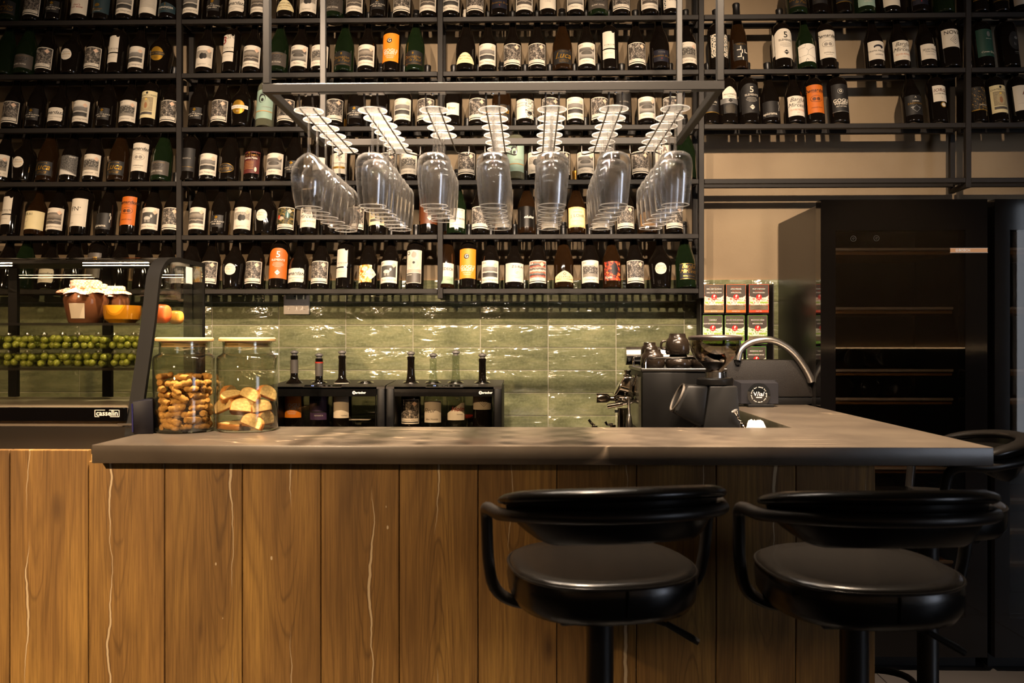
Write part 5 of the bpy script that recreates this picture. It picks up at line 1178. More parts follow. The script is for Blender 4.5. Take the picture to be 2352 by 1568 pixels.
# ================================================================== wine dispensers on the back counter
YD = 3.38
def dispenser(u0, u1, holes, label, logo_u, ctrl):
    x0, x1 = X(u0, YD), X(u1, YD); W_ = x1-x0
    d = thing('wine_dispenser', label, 'wine dispenser', (x0, YD, .9005))
    h = Zv((u0+u1)/2, 886, YD)-.9005; hb = h+.012; Dp = .30
    sp = .034
    bm = B(); box(bm, 0, sp, 0, Dp, 0, h-.004, .008, 2); box(bm, W_-sp, W_, 0, Dp, 0, h-.004, .008, 2); box(bm, sp, W_-sp, 0, .03, h-.036, h-.004); box(bm, sp, W_-sp, .0, Dp, 0, .016); ob('body', bm, BLACK, d)
    # top deck with holes approximated by inset chrome collars
    bm = B(); prism(bm, [(0.0, h-.0035), (.02, h+.002), (Dp, hb), (Dp, hb-.006), (0, h-.012)], 'x', .001, W_-.001); top = ob('top_deck', bm, DARKP, d)
    for u in holes:
        hx = X(u, 3.50)-x0
        bm = B(); tube(bm, [(hx+.030*math.cos(a), .12+.030*math.sin(a), h+.0075+(.12+.03*math.sin(a)-.12)*.035) for a in [i*math.pi/14 for i in range(28)]], .0042, 8, closed=True); ob('collar', bm, CHROME, top)
        bm = B(); lathe(bm, [(.0155, .0005), (.0275, .0005), (.0275, .0025), (.0155, .0025)], 28, Matrix.Translation((hx, .12, h+.0065)), closed=True); ob('gasket', bm, CHROME, top)
    pn = ob('control_panel', prism(B(), [(.001, h-.0028), (.0205, h+.0035), (.0205, h+.0022), (.001, h-.0042)], 'x', ctrl[0]*W_, ctrl[1]*W_), BLACKG, d)
    cxm = (ctrl[0]*.78+ctrl[1]*.22)*W_
    bm = B(); lettering(bm, '12', .012, lambda x, y: (cxm+x, .0085+y*.8, h-.0004+y*.26+.0009), bold=.0004); ob('display', bm, glow('digit_blue', 'a9b6ff', 2.5), pn)
    for k in range(3):
        bx = cxm+.038+.02*k
        bm = B(); lathe(bm, [(.0, .0012), (.005, .0012), (.005, 0)], 14, Matrix.Translation((bx, .0095, h-.0002))); ob('button', bm, SILV, pn)
    ob('edge_strip', box(B(), ctrl[0]*W_-.003, ctrl[1]*W_+.003, -.0006, .0008, h-.0058, h-.0046), BRUSH, pn)
    dr = ob('door', ring_prism(B(), [(sp+.0005, .005), (W_-sp-.0005, .005), (W_-sp-.0005, h-.012), (sp+.0005, h-.012)], [(sp+.004, .018), (W_-sp-.004, .018), (W_-sp-.004, h-.042), (sp+.004, h-.042)], 'y', -.006, -.0005), BLACKG, d)
    ob('glass', box(B(), sp+.004, W_-sp-.004, -.004, -.002, .018, h-.042), clear('door_glass', 'f3f0ea', 1.0, 1.45), dr)
    lx = X(logo_u, YD)-x0
    bm = B(); lettering(bm, 'artscher', .0125, lambda x, y: (lx-.017+x, -.0064, h-.027+y), bold=.0004, align='LEFT'); ob('lettering', bm, WHITE, dr)
    bm = B(); lathe(bm, [(0, .0003), (.0068, .0003), (.0068, 0)], 20, Matrix.Translation((lx-.0235, -.0061, h-.027)) @ Matrix.Rotation(R_(90), 4, 'X')); eb = ob('emblem', bm, WHITE, dr)
    bm = B(); lettering(bm, 'B', .0115, lambda x, y: (lx-.0228+x, -.0068, h-.027+y), bold=.0004); ob('letter', bm, INK, eb)
    ob('back_panel', box(B(), sp, W_-sp, Dp-.004, Dp, .016, h-.01), clear('back_pane', 'c4c4bc', 1.0, 1.45), d)
    return d
dispenser(618, 884, (676, 733, 786, 840), 'black wine dispenser with orange and purple labelled bottles, beside the biscuit jars', 827, (.30, .62))
dispenser(886, 1153, (944, 995, 1047, 1108), 'black wine dispenser in the middle of the back counter', 1117, (.35, .66))
STOP = mat('stopper_grey', '5f5b57', .5)
for i, (u, kd, dz, lab) in enumerate(((676, 'gogu_orange', 0, 'orange labelled bottle in the dispenser beside the biscuit jars'), (733, 'purple', -.012, 'purple labelled bottle in the wine dispenser'), (786, 'saperavi', 0, 'tall white labelled bottle in the wine dispenser'),
        (944, 'darkb', -.004, 'dark picture labelled bottle in the middle dispenser'), (995, 'fleur', -.012, 'clear bottle with script label in the middle dispenser'), (1047, 'holm', 0, 'clear bottle with red script label in the middle dispenser'), (1108, 'novak', -.012, 'bottle with knot emblem label in the middle dispenser'))):
    M = Matrix.Translation((X(u, 3.5), 3.5, .9185+.022+dz))
    if D[kd][1] in ('wide', 'bord'): D[kd+'_poured'] = (D[kd][0], 'long')+D[kd][2:]; kd = kd+'_poured'
    b_ = make_bottle(kd, M, lab, 'bottles in the wine dispensers', cap=False)
    sh_ = D[kd][1]; tz = SHAPES[sh_][-1][1]*.001
    if i in (0, 1):
        bm = B(); lathe(bm, [(.0166, tz-.075), (.0166, tz-.018), (.0158, tz-.018), (.0158, tz-.075)], 20, closed=True); ob('sleeve', bm, LGRY, b_)
        if i == 1: bm = B(); lathe(bm, [(.0172, tz-.021), (.0172, tz-.015), (.016, tz-.015), (.016, tz-.021)], 20, closed=True); ob('ring', bm, mat('ring_red', '9b2a16', .5), b_)
    st = ob('bottle_stopper', lathe(B(), [(0, 0), (.010, 0), (.011, .006), (.0165, .010), (.0170, .013), (.0155, .017), (.009, .019), (.005, .0215), (0, .0215)], 24), STOP, None, 'grey rubber stopper on the %s' % lab, 'stopper', 'rubber bottle stoppers', M=Matrix.Translation((X(u, 3.5), 3.5, .9185+.022+dz+tz+.0003)))
# small tray inside the first dispenser, red handled tool in the second
tr = thing('plastic_tray', 'small clear plastic tray in the empty dispenser slot', 'tray', (X(823, 3.5), 3.5, .9185+.02))
for k in (-1, 1):
    bm = B(); lathe(bm, [(.012, .0), (.022, .012), (.021, .012), (.0115, .001)], 8, Matrix.Translation((k*.024, 0, .02)), closed=True); ob('cell', bm, PLASTIC, tr)
ob('rim', box(B(), -.05, .05, -.022, .022, .032, .0335), mat('tray_film', 'c8beb0', .3), tr)
ob('foot', box(B(), -.045, .045, -.018, .018, -.0195, .0195), PLASTIC, tr)
kn = thing('corkscrew', 'red handled tool lying behind the bottles in the middle dispenser', 'tool', (X(1072, 3.62), 3.62, .9185+.055))
bm = B(); tube(bm, [(-.035, 0, 0), (-.02, 0, .001), (.02, 0, .001), (.035, 0, 0)], [.006, .009, .009, .006], 10); ob('handle', bm, mat('red_plastic', 'b5240f', .3), kn)
bm = B(); cyl(bm, (0, 0, -.008), (0, 0, -.055), .003, 8); ob('shaft', bm, CHROME, kn)
# ================================================================== thermostat on the tiles
x0, x1, z0, z1 = X(653.5, YT), X(712, YT), Zv(680, 722, YT), Zv(680, 664, YT)
th = thing('thermostat', 'pale wall thermostat with grey screen on the green tiles', 'thermostat', ((x0+x1)/2, YT-.003, (z0+z1)/2))
w2, h2 = (x1-x0)/2, (z1-z0)/2
ob('case', box(B(), -w2, w2, -.014, .0025, -h2, h2, .004, 2), mat('thermo_case', 'f4eadf', .7, spec=.2), th)
ob('screen', box(B(), -w2*.8, w2*.78, -.0146, -.0141, h2*.18, h2*.9), mat('thermo_lcd', '8d9085', .15), th)
bm = B(); lettering(bm, '21', .026, lambda x, y: (x, -.0149, h2*.5+y), bold=.0006); ob('digits', bm, INK, th)
bm = B()
for sx, ch in ((-.6, '-'), (0, 'o'), (.6, '+')): lettering(bm, ch, .009, lambda x, y: (sx*w2+x, -.0143, -h2*.1+y))
for sx in (-.6, 0, .6):
    for k, tx in ((.38, 'MODE'), (.62, 'TIMER')): lettering(bm, tx, .005, lambda x, y: (sx*w2+x, -.0143, -h2*k+y))
ob('print', bm, INKG, th)
# ================================================================== espresso machine (front turned to the left)
YE = 2.86
ex0 = X(1475, YE); ez = Zv(1475, 846, YE)
em = thing('espresso_machine', 'black espresso machine with chrome group heads behind the bar', 'espresso machine', (ex0, YE, .9005))
MB_ = mat('machine_black', '090807', .45, spec=.15, noise=10, amt=.06)
H_ = ez-.9005
ob('body', box(B(), 0, .29, 0, .36, .03, H_-.012, .006, 2), MB_, em)
ob('top_tray', box(B(), -.004, .29, -.001, .36, H_-.0115, H_, .002, 1), FRB, em)
ob('front_panel', box(B(), -.010, -.0005, .02, .34, .10, H_-.03), mat('machine_panel', '5d5a4a', .25, .6), em)
for k, (a, b_) in enumerate(((.02, .02), (.25, .02), (.02, .33), (.25, .33))):
    bm = B(); cyl(bm, (a+.01, b_, 0), (a+.01, b_, .0305), .016, 14); ob('foot', bm, BLACK, em)
bm = B(); tube(bm, smooth_path([(.012, .012, H_), (.012, .012, H_+.026), (.02, .012, H_+.036), (.15, .012, H_+.036), (.27, .012, H_+.036), (.278, .012, H_+.026), (.278, .012, H_)], 2), .0048, 10); ob('cup_rail', bm, CHROME, em)
bm = B(); tube(bm, smooth_path([(.012, .345, H_), (.012, .345, H_+.026), (.02, .345, H_+.036), (.15, .345, H_+.036), (.27, .345, H_+.036), (.278, .345, H_+.026), (.278, .345, H_)], 2), .0048, 10); ob('cup_rail', bm, CHROME, em)
def px(u, v, y): p = at(u, v, y); return (p.x-ex0, p.y-YE, p.z-.9005)
# group head
yg = 3.0
gh = ob('group_head', prism(B(), [(px(u, v, yg)[0], px(u, v, yg)[2]) for u, v in ((1432, 864), (1455, 864), (1458, 905), (1450, 915), (1412, 912), (1408, 905))], 'y', yg-YE-.032, yg-YE+.032, .006), CHROME, em)
bm = B(); lathe(bm, [(0, 0), (.016, 0), (.016, .006), (.010, .008), (.010, .014), (.013, .016), (.013, .022), (0, .024)], 20, Matrix.Translation(px(1441, 864, yg))); ob('valve_cap', bm, CHROME, gh)
bm = B(); p = px(1434, 926, yg); lathe(bm, [(0, 0), (.03, 0), (.034, .006), (.034, .02), (.03, .026), (0, .026)], 28, Matrix.Translation((p[0], p[1], p[2]))); ob('portafilter', bm, CHROME, em)
bm = B(); tube(bm, [px(1425, 915, yg), px(1402, 915, yg), px(1394, 914, yg), px(1370, 914, yg)], [.010, .008, .016, .017], 14); ob('portafilter_handle', bm, mat('dark_chrome', '6e6356', .1, 1.0), em)
bm = B(); tube(bm, [px(1470, 916, 2.93), px(1448, 924, 2.93), px(1430, 927, 2.93)], .0058, 10); ob('lever', bm, CHROME, em)
bm = B(); tube(bm, [px(1430, 927, 2.93), px(1395, 933, 2.93)], .0085, 14); ob('lever_grip', bm, MATS['dark_chrome'], em)
bm = B(); tube(bm, [px(1463, 860, 2.95), px(1455, 886, 2.95)], .006, 12); ob('lever', bm, CHROME, em)
bm = B(); tube(bm, [px(1472, 866, 2.95), px(1462, 872, 2.95), px(1459, 900, 2.95)], .0045, 10); ob('pipe', bm, CHROME, em)
bm = B(); tube(bm, [px(1444, 912, 2.92), px(1445, 950, 2.92), px(1445, 952, 2.92), px(1445, 976, 2.92), px(1445, 990, 2.92)], [.005, .005, .007, .013, .010], 14); ob('steam_wand', bm, BRUSH, em)
bm = B(); p = px(1430, 992, yg); q_ = px(1430, 936, yg); cyl(bm, p, q_, .018, 20); ob('spout', bm, CHROME, em)
bm = B(); box(bm, *[f for a in (0,) for f in (px(1412, 940, yg)[0], px(1428, 940, yg)[0], yg-YE-.006, yg-YE+.006, px(1412, 947, yg)[2], px(1412, 941, yg)[2])]); ob('clip', bm, BLACK, em)
bm = B(); a = px(1470, 868, 3.02); cyl(bm, a, px(1462, 868, 3.02), .018, 18); ob('knob', bm, CHROME, em)
for v0, v1 in ((880, 925),):
    a, b_ = px(1466, v0, 3.0), px(1466, v1, 3.0); bm = B(); cyl(bm, a, b_, .012, 16); ob('boiler_pipe', bm, BRUSH, em)
# silver-topped drum behind the cups
p0, p1 = px(1437, 817, 3.25), px(1545, 817, 3.25)
for nme, m_, a0 in (('drum_top', BRUSH, 0), ('drum_bottom', BLACKG, math.pi)):
    bm = B(); rr = .0355; A_ = [a0+math.pi*i/16 for i in range(17)]
    prism(bm, [(p0[1]+rr*math.cos(a), p0[2]+rr*math.sin(a)) for a in A_], 'x', p0[0], p1[0]); ob(nme, bm, m_, em, ang=30)
ob('drum_bracket', box(B(), p0[0]+.05, p0[0]+.09, p0[1]-.02, p0[1]+.02, H_, p0[2]-.034), BLACK, em)
# cups upside down on the machine
CUP = mat('cup_glaze', '2a221b', .22, .55, coat=.3, noise=20)
def cup(u, v_top, y, r, h, label, handle=None):
    p = at(u, v_top, y)
    c = thing('coffee_cup', label, 'cup', (p.x, y, p.z-h), 0, 'dark cups on the espresso machine')
    bm = B(); lathe(bm, [(r*.93, 0), (r, h*.12), (r, h*.42), (r*.88, h*.72), (r*.70, h*.80), (r*.66, h*.84), (r*.66, h), (r*.60, h), (r*.58, h*.86), (0, h*.84)], 32); ob('body', bm, CUP, c, ang=50)
    if handle:
        bm = B(); tube(bm, smooth_path([(handle*r*.96, 0, h*.65), (handle*r*1.3, 0, h*.62), (handle*r*1.36, 0, h*.3), (handle*r*.99, 0, h*.25)], 2), .0045, 8); ob('handle', bm, CUP, c)
ztop = ez
def cup_on(u, y, r, h, lev, label, handle=None, base=None):
    z = (ez+.0005) if base is None else base
    c = thing('coffee_cup', label, 'cup', (X(u, y), y, z), 0, 'dark cups on the espresso machine')
    bm = B(); lathe(bm, [(r*.90, 0), (r*.98, h*.10), (r, h*.30), (r*.97, h*.5), (r*.86, h*.72), (r*.74, h*.79), (r*.70, h*.82), (r*.64, h), (r*.58, h), (r*.56, h*.85), (0, h*.83)], 32); ob('body', bm, CUP, c, ang=50)
    if handle:
        bm = B(); tube(bm, smooth_path([(handle*r*.95, 0, h*.65), (handle*r*1.3, 0, h*.62), (handle*r*1.36, 0, h*.3), (handle*r*.97, 0, h*.25)], 2), .0045, 8); ob('handle', bm, CUP, c)
    return z+h
t1 = cup_on(1499, 2.96, .043, .064, 0, 'lower small dark cup at the left end of the machine top')
cup_on(1493, 3.10, .034, .030, 0, 'low dark saucer cup behind the small cups', base=ez+.0005)
cup_on(1492, 3.10, .033, .058, 1, 'upper small dark cup standing on another at the left end', base=ez+.031)
t2 = cup_on(1558, 2.95, .046, .046, 0, 'lower large dark cup in the middle of the machine top')
cup_on(1556, 2.95, .043, .073, 1, 'upper large dark cup standing on another beside the hopper', -1, base=t2+.0005)
cup_on(1612, 2.95, .040, .050, 0, 'dark cup half hidden behind the grinder hopper')
# ================================================================== coffee grinder
YG = 2.72
gx = X(1645, YG)
gr = thing('coffee_grinder', 'black coffee grinder with glass bean hopper', 'coffee grinder', (gx, YG, .9005))
def gp(u, v): p = at(u, v, YG); return (p.x-gx, p.z-.9005)
GBK = mat('grinder_black', '141312', .4, spec=.3, noise=12, amt=.06)
ob('body', prism(B(), [gp(1622, 884), gp(1685, 884), gp(1693, 990), (gp(1693, 990)[0], 0.002), (gp(1606, 990)[0], 0.002), gp(1606, 990)], 'y', -.055, .065, .006), GBK, gr)
sn = ob('snout', prism(B(), [gp(1573, 882), gp(1621, 884), gp(1612, 974), gp(1602, 978), gp(1545, 947), gp(1544, 938)], 'y', -.05, .06, .010), GBK, gr)
mid = ((gp(1573, 884)[0]+gp(1545, 944)[0])/2, (gp(1573, 884)[1]+gp(1545, 944)[1])/2)
dv = Vector((gp(1573, 884)[0]-gp(1545, 944)[0], 0, gp(1573, 884)[1]-gp(1545, 944)[1])); Ls = dv.length; dv.normalize(); nv = Vector((-dv.z, 0, dv.x))
bm = B(); tube(bm, [Vector((mid[0], .005, mid[1]))+dv*(Ls*.5*math.cos(a))+Vector((0, .05*math.sin(a), 0))+nv*.004 for a in [i*math.pi/16 for i in range(32)]], .004, 8, closed=True); ob('rim', bm, mat('grinder_rim', '4a443d', .4), sn)
bm = B(); lathe(bm, [(0, 0), (.0565, 0), (.0585, .003), (.0585, .018), (.055, .022), (0, .022)], 40, Matrix.Translation((gp(1642, 882)[0], 0, gp(1642, 883)[1]))); ob('collar', bm, GBK, gr)
bm = B(); lathe(bm, [(0, 0), (.031, 0), (.031, .018), (0, .018)], 30, Matrix.Translation((gp(1642, 882)[0], 0, gp(1642, 883)[1]+.0225))); ob('neck', bm, BRUSH, gr)
zh0 = gp(1642, 856)[1]+.0015; zh1 = gp(1642, 781)[1]; hx = gp(1642, 882)[0]; hh = zh1-zh0
o_ = [(.028, 0), (.030, hh*.12), (.045, hh*.27), (.064, hh*.45), (.076, hh*.66), (.081, hh*.85), (.082, hh)]
bm = B(); lathe(bm, o_+[(r-.002, z) for r, z in o_[::-1]], 48, Matrix.Translation((hx, 0, zh0)), closed=True); hp = ob('hopper', bm, clear('hopper_glass', 'ddd5ca', 1.3, 1.5, 0, .10), gr, ang=50)
bm = B(); lathe(bm, [(0, hh*.02), (.026, hh*.02), (.0275, hh*.13), (.042, hh*.28), (.047, hh*.33), (.03, hh*.36), (0, hh*.38)], 32, Matrix.Translation((hx, 0, zh0))); ob('coffee_beans', bm, mat('beans', '2b160a', .35, noise=140, amt=.6, bstr=1.0), gr, kind='stuff')
bm = B(); lathe(bm, [(0, hh*.72), (.052, hh*.40), (.050, hh*.40), (0, hh*.69)], 6, Matrix.Translation((hx, 0, zh0))); ob('inner_cone', bm, clear('cone_plastic', 'd8d0c4', 1.0, 1.45, .05, .05), hp)
bm = B(); lathe(bm, [(0, 0), (.084, 0), (.0855, .003), (.0855, .009), (.082, .013), (.05, .0165), (0, .0175)], 48, Matrix.Translation((hx, 0, zh1+.0003))); ob('lid', bm, mat('hopper_lid', '2a2320', .38), hp)
bm = B(); cyl(bm, (gp(1590, 978)[0], -.01, gp(1590, 978)[1]-.012), (gp(1603, 978)[0], -.01, gp(1590, 978)[1]+.002), .010, 12); ob('spout', bm, CHROME, gr)
# ================================================================== grill with arched handle at the end of the short bar side
YQ = 3.43
gq = X(1780, YQ)
ap = thing('contact_grill', 'black grainy countertop grill with arched silver handle beside the fridge', 'grill', (gq, YQ, ZT+.0005))
def qp(u, v): p = at(u, v, YQ); return (p.x-gq, p.z-ZT-.0005)
GRAIN = mat('grill_grain', '1d1916', .55, spec=.25, noise=420, amt=.5, bstr=.6)
ob('shell', prism(B(), [qp(1665, 826), qp(1826, 826), qp(1838, 832), qp(1850, 858), qp(1862, 892), qp(1866, 911), qp(1665, 911)], 'y', -.02, .13, .006), GRAIN, ap)
ob('foot', prism(B(), [qp(1672, 912), qp(1864, 912), (qp(1866, 921)[0], .004), (qp(1850, 921)[0], 0.0), (qp(1675, 921)[0], 0.0)], 'y', -.015, .125, .002), BLACK, ap)
pth = [(1690, 826), (1695, 803), (1715, 787), (1742, 780), (1770, 780), (1798, 793), (1822, 814), (1842, 842), (1853, 862), (1858, 876)]
bm = B(); tube(bm, smooth_path([(qp(u, v)[0], -.030, qp(u, v)[1]) for u, v in pth], 2), .0185, 16, ry=.0145); ob('handle', bm, mat('satin_silver', 'd8d2cb', .28, 1.0), ap)
bm = B()
cyl(bm, (qp(1690, 832)[0], -.033, qp(1690, 832)[1]), (qp(1690, 832)[0], .0, qp(1690, 832)[1]), .010, 12); ob('handle_mount', bm, BLACK, ap)
bm = B(); cyl(bm, (qp(1857, 872)[0], -.032, qp(1857, 872)[1]), (qp(1852, 872)[0], .0, qp(1852, 872)[1]), .008, 12); ob('handle_mount', bm, BLACK, ap)
# ================================================================== tea stand with boxes
YTb = 3.70
ts = thing('tea_stand', 'black stand of nine tea boxes beside the fridge', 'tea stand', (X(1695, YTb), YTb, .9005))
tx0, tx1 = X(1611, YTb)-X(1695, YTb), X(1777, YTb)-X(1695, YTb); tz = Zv(1695, 652, YTb)-.9005
ob('back_panel', box(B(), tx0, tx1, .10, .108, 0, tz, .001, 1), mat('stand_brown', '1d1612', .5), ts)
ob('side_panel', box(B(), tx1-.004, tx1, -.004, .0995, 0, tz), MATS['stand_brown'], ts)
ob('side_panel', box(B(), tx0, tx0+.003, .02, .0995, 0, tz-.01), MATS['stand_brown'], ts)
TEAT = [('EARL GREY BLOSSOM', 'EARL GREY BLOSSOM', 'BLACK TEA', 'b98a5a', 'fruits'), ('APPLE STRUDEL', 'APFELSTRUDEL', 'ROOIBOS TEA', 'e8661e', 'fruits'), ('FRUIT SYMPHONY', 'FRUCHTEREIGEN', 'FRUIT TEA', 'dc431b', 'fruits'),
        ('CAMOMILE', 'KLOSTERGARTEN KAMILLE', 'HERBAL TEA', '6fae2c', 'herbs'), ('ASIAN SPIRIT GINGER LEMONGRASS', 'ASIAN SPIRIT INGWER ZITRONENGRAS', 'HERBAL TEA', '6fae2c', 'herbs'), ('MOUNTAIN HERBS', 'BERGKRAUTER', 'HERBAL TEA', '6fae2c', 'herbs'),
        ('GREEN TEA', 'GRUNER TEE', 'GREEN TEA', '8aa62c', 'herbs'), ('LEMON BALM AND', 'MELISSE UND', 'HERBAL TEA', '9ab83c', 'herbs'), ('REFRESHING MINT', 'ERFRISCHENDE MINZE', 'HERBAL TEA', '4fae2c', 'herbs')]
TEAL_ = ['earl grey', 'apple strudel', 'fruit symphony', 'camomile', 'ginger lemongrass', 'mountain herbs', 'green', 'lemon balm', 'refreshing mint']
TDK = mat('tea_dark', '4a4039', .45, noise=10, amt=.05); TWH = mat('tea_white', 'e8e1d2', .5)
CARDK = mat('box_card', '1b1613', .6); TRED = mat('logo_red', 'd2211c', .4)
pitch = Zv(1695, 653, YTb)-Zv(1695, 724, YTb)
for r in range(3):
    for c in range(3):
        a, b_, kd, col, ph = TEAT[r*3+c]; u = (1640, 1690.5, 1743)[c]-r*3
        bw = .0432; bh = .125; bx = X(u, YTb-.01); bz = Zv(1695, 653, YTb)-bh-r*pitch
        acc = mat('tea_accent_'+col, col, .5)
        t = thing('tea_box', '%s tea box, %s row of the tea stand' % (TEAL_[r*3+c], ('top', 'middle', 'bottom')[r]), 'tea box', (bx, YTb-.01, bz), 0, 'tea boxes in the stand')
        bm = B(); box(bm, -bw, bw, .0, .085, .0, bh, .001, 1); ob('carton', bm, CARDK, t)
        f = lambda x, z, d=.0: (x, -.0006-d, z)
        def quad(bm, x0, x1, z0, z1, d): bm.faces.new([bm.verts.new(f(*p, d)) for p in ((x0, z0), (x1, z0), (x1, z1), (x0, z1))])
        bm = B(); quad(bm, -bw+.0002, bw-.0002, .0004, bh-.0005, -.0002); ob('accent_panel', bm, acc, t)
        bm = B(); uv = bm.loops.layers.uv.new('UVMap'); fc = bm.faces.new([bm.verts.new(f(*p)) for p in ((-bw+.001, .034), (bw-.001, .034), (bw-.001, .085), (-bw+.001, .085))])
        for lp_, w_ in zip(fc.loops, ((0, 0), (1, 0), (1, 1), (0, 1))): lp_[uv].uv = w_
        ob('picture', bm, PH[ph], t)
        bm = B(); pts = [(-bw+.0015, bh-.002), (-bw+.0015, .078)]+[((-bw+.0015)*math.cos(q2), .078-.013*math.sin(q2)) for q2 in [math.pi*i/12 for i in range(1, 12)]]+[(bw-.0015, .078), (bw-.0015, bh-.002)]
        bm.faces.new([bm.verts.new(f(x, z, .0005)) for x, z in pts]); ob('title_panel', bm, TDK, t)
        bm = B(); uv = bm.loops.layers.uv.new('UVMap'); fc = bm.faces.new([bm.verts.new(f(*p, .0005)) for p in ((-bw+.003, .012), (bw-.003, .012), (bw-.003, .033), (-bw+.003, .033))])
        for lp_, w_ in zip(fc.loops, ((0, 0), (1, 0), (1, 1), (0, 1))): lp_[uv].uv = w_
        ob('tea_bags', bm, PH['teabags'], t)
        bm = B(); prism(bm, [(.0125*math.cos(q2), .0685+.0125*math.sin(q2)) for q2 in [math.pi*i/14 for i in range(28)]], 'y', -.0018, -.0012); em_ = ob('emblem', bm, TRED, t)
        bm = B(); bm.faces.new([bm.verts.new(f(x, z, .0014)) for x, z in ((-.001, .0665), (.0015, .0665), (.002, .070), (.005, .0735), (.0048, .078), (.0, .078), (-.003, .0745), (-.0038, .072), (-.0015, .071))]); lettering(bm, 'MEINL', .0052, lambda x, z: f(x, .0622+z, .0014)); ob('figure', bm, WHITE, em_)
        bm = B(); lettering(bm, a, .0068 if len(a) < 22 else .0045, lambda x, z: f(x, bh-.021+z, .0009), bold=.0001); lettering(bm, b_, .0068 if len(b_) < 22 else .0045, lambda x, z: f(x, bh-.037+z, .0009), bold=.0001); lettering(bm, kd, .0055, lambda x, z: f(x, .0065+z, .0009)); ob('lettering', bm, WHITE, t)
        bm = B(); lettering(bm, 'ORGANIC HERBAL TEA', .0042, lambda x, z: f(x, bh-.0135+z, .0009)); lettering(bm, 'BIO KRAUTERTEE', .0042, lambda x, z: f(x, bh-.0295+z, .0009)); ob('lettering', bm, acc, t)
        bm = B(); quad(bm, .005, bw-.003, .041, .048, .0006); ob('seal', bm, mat('seal_green', '9dbb4a', .5), t)
        bm = B(); quad(bm, -bw+.004, -bw+.018, .041, .048, .0006); ob('seal', bm, MATS['seal_green'], t)
        ob('ledge', box(B(), bx-(X(1695, YTb))-bw-.001, bx-X(1695, YTb)+bw+.001, -.004, .0995, bz-.9005-.005, bz-.9005-.0008), MATS['stand_brown'], ts)
# ================================================================== napkin holder with round sign
YN = 3.30
nx = X(1742, YN)
nh = thing('napkin_holder', 'black napkins in a holder with clear round sign', 'napkin holder', (nx, YN, ZT+.0005))
NAP = mat('napkin_black', '17161a', .8, spec=.2, noise=30, amt=.2)
ob('base', box(B(), -.045, .055, -.02, .05, 0, .010, .001, 1), BLACK, nh)
for k in range(7):
    bm = B(); box(bm, -.068-.003*k, .08-.004*(k % 3), .004+.006*k, .0085+.006*k, .0105, .094+.0015*k, .0015, 1); ob('napkin', bm, NAP, nh)
bm = B(); R0 = .0465; zc = .048
prism(bm, [(R0*math.sin(a)*.97, zc-R0*math.cos(a)) for a in [R_(38)+(2*math.pi-R_(76))*i/40 for i in range(41)]], 'y', -.008, -.003); sg = ob('round_sign', bm, clear('acrylic', 'eef0ee', 1.0, 1.5, 0, .06), nh, ang=20)
bm = B(); lettering(bm, 'V/ia/', .024, lambda x, y: (x, -.0084, zc+.002+y)); lettering(bm, 'WINE BAR', .005, lambda x, y: (x, -.0084, zc-.011+y), bold=.0002)
ring = 'food but wine bar wood but wine bar '*1
for i, ch in enumerate('wood but good bar wine and food wine bar '):
    a = 2*math.pi*i/41
    if ch != ' ': lettering(bm, ch, .0072, lambda x, y: ((.030+y)*math.sin(a)+x*math.cos(a), -.0084, zc+(.030+y)*math.cos(a)-x*math.sin(a)))
ob('lettering', bm, WHITE, sg)
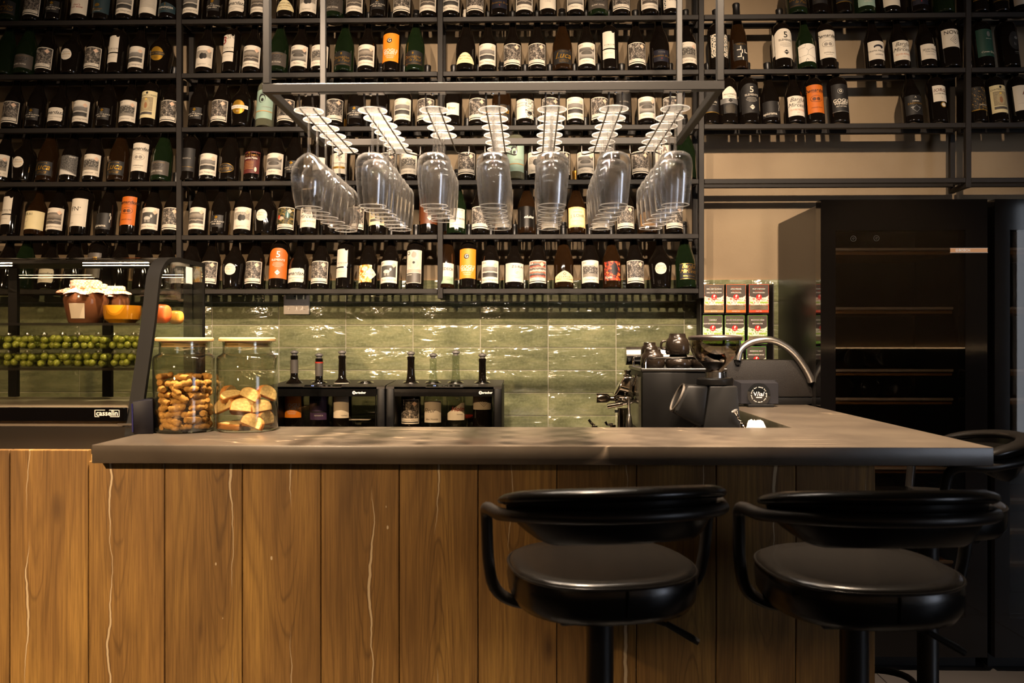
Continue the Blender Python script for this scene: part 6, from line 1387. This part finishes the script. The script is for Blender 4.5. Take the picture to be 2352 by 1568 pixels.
# ================================================================== taps, bar spoon, paper bundle
tp = thing('tap', 'chrome mixer taps rising behind the bar near the coffee machine', 'tap', (X(1375, 3.36), 3.36, .9005))
def tpx(u, v, y=3.36): p = at(u, v, y); return (p.x-X(1375, 3.36), p.y-3.36, p.z-.9005)
for k, pts in enumerate(([(1352, 963), (1358, 972), (1366, 977)], [(1390, 968), (1395, 976), (1402, 974), (1408, 975)])):
    bm = B(); tube(bm, smooth_path([tpx(*p) for p in pts], 1), [.004]*99 if False else .0055, 10); lvr = ob('lever', bm, CHROME, tp)
    e = tpx(*pts[-1]); bm = B(); cyl(bm, (e[0], e[1], 0), e, .016, 18, .012); ob('body', bm, CHROME, tp)
cp = thing('tumbler', 'steel tumbler behind the bar holding spoon and white paper', 'tumbler', (X(1728, 2.68), 2.68, .9005))
bm = B(); lathe(bm, [(0, 0), (.03, 0), (.042, .11), (.040, .11), (.028, .003), (0, .003)], 24); ob('wall', bm, BRUSH, cp)
p0 = at(1692, 952, 2.64); p1 = at(1720, 1004, 2.66)
sp_ = thing('bar_spoon', 'twisted silver bar spoon leaning beside the grinder', 'bar spoon', (p0.x, p0.y, p0.z))
bm = B(); d_ = p1-p0; n = 40
pa = [p0*0+d_*(i/n)+Vector((.0016*math.cos(i*1.3), .0016*math.sin(i*1.3), 0)) for i in range(n+1)]
tube(bm, pa, [.0034 if i % 3 else .0026 for i in range(n+1)], 8); ob('shaft', bm, CHROME, sp_)
bm = B(); M = Matrix.Translation((0, 0, 0)) @ d_.to_track_quat('-Z', 'Y').to_matrix().to_4x4(); lathe(bm, [(0, -.002), (.004, -.002), (.006, .004), (.011, .014), (.0105, .015), (0, .012)], 18, M); ob('masher', bm, CHROME, sp_)
bm = B(); n = 26; rg = []
for k, (rr, z) in enumerate(((.0, .040), (.012, .042), (.022, .038), (.029, .028), (.032, .012), (.033, -.01), (.030, -.02))):
    rg.append([bm.verts.new((rr*(1+.16*math.sin(5*a+k)+.10*math.sin(11*a+k))*math.cos(a), rr*(1+.1*math.sin(5*a+k)+.06*math.sin(9*a))*math.sin(a), z+.009*math.sin(7*a+2*k)*(rr > 0))) for a in [2*math.pi*i/n for i in range(n)]])
for a, b_ in zip(rg, rg[1:]):
    for i in range(n): bm.faces.new((a[i], a[(i+1) % n], b_[(i+1) % n], b_[i]))
bmesh.ops.remove_doubles(bm, verts=bm.verts[:], dist=1e-5); bmesh.ops.recalc_face_normals(bm, faces=bm.faces[:])
ob('paper_bundle', bm, mat('white_paper', 'ece2d4', .8, noise=40), None, 'crumpled white paper bundle just showing above the worktop edge', 'paper', M=Matrix.Translation((X(1740, 2.68)-.006, 2.68, .9005+.1)), ang=60)
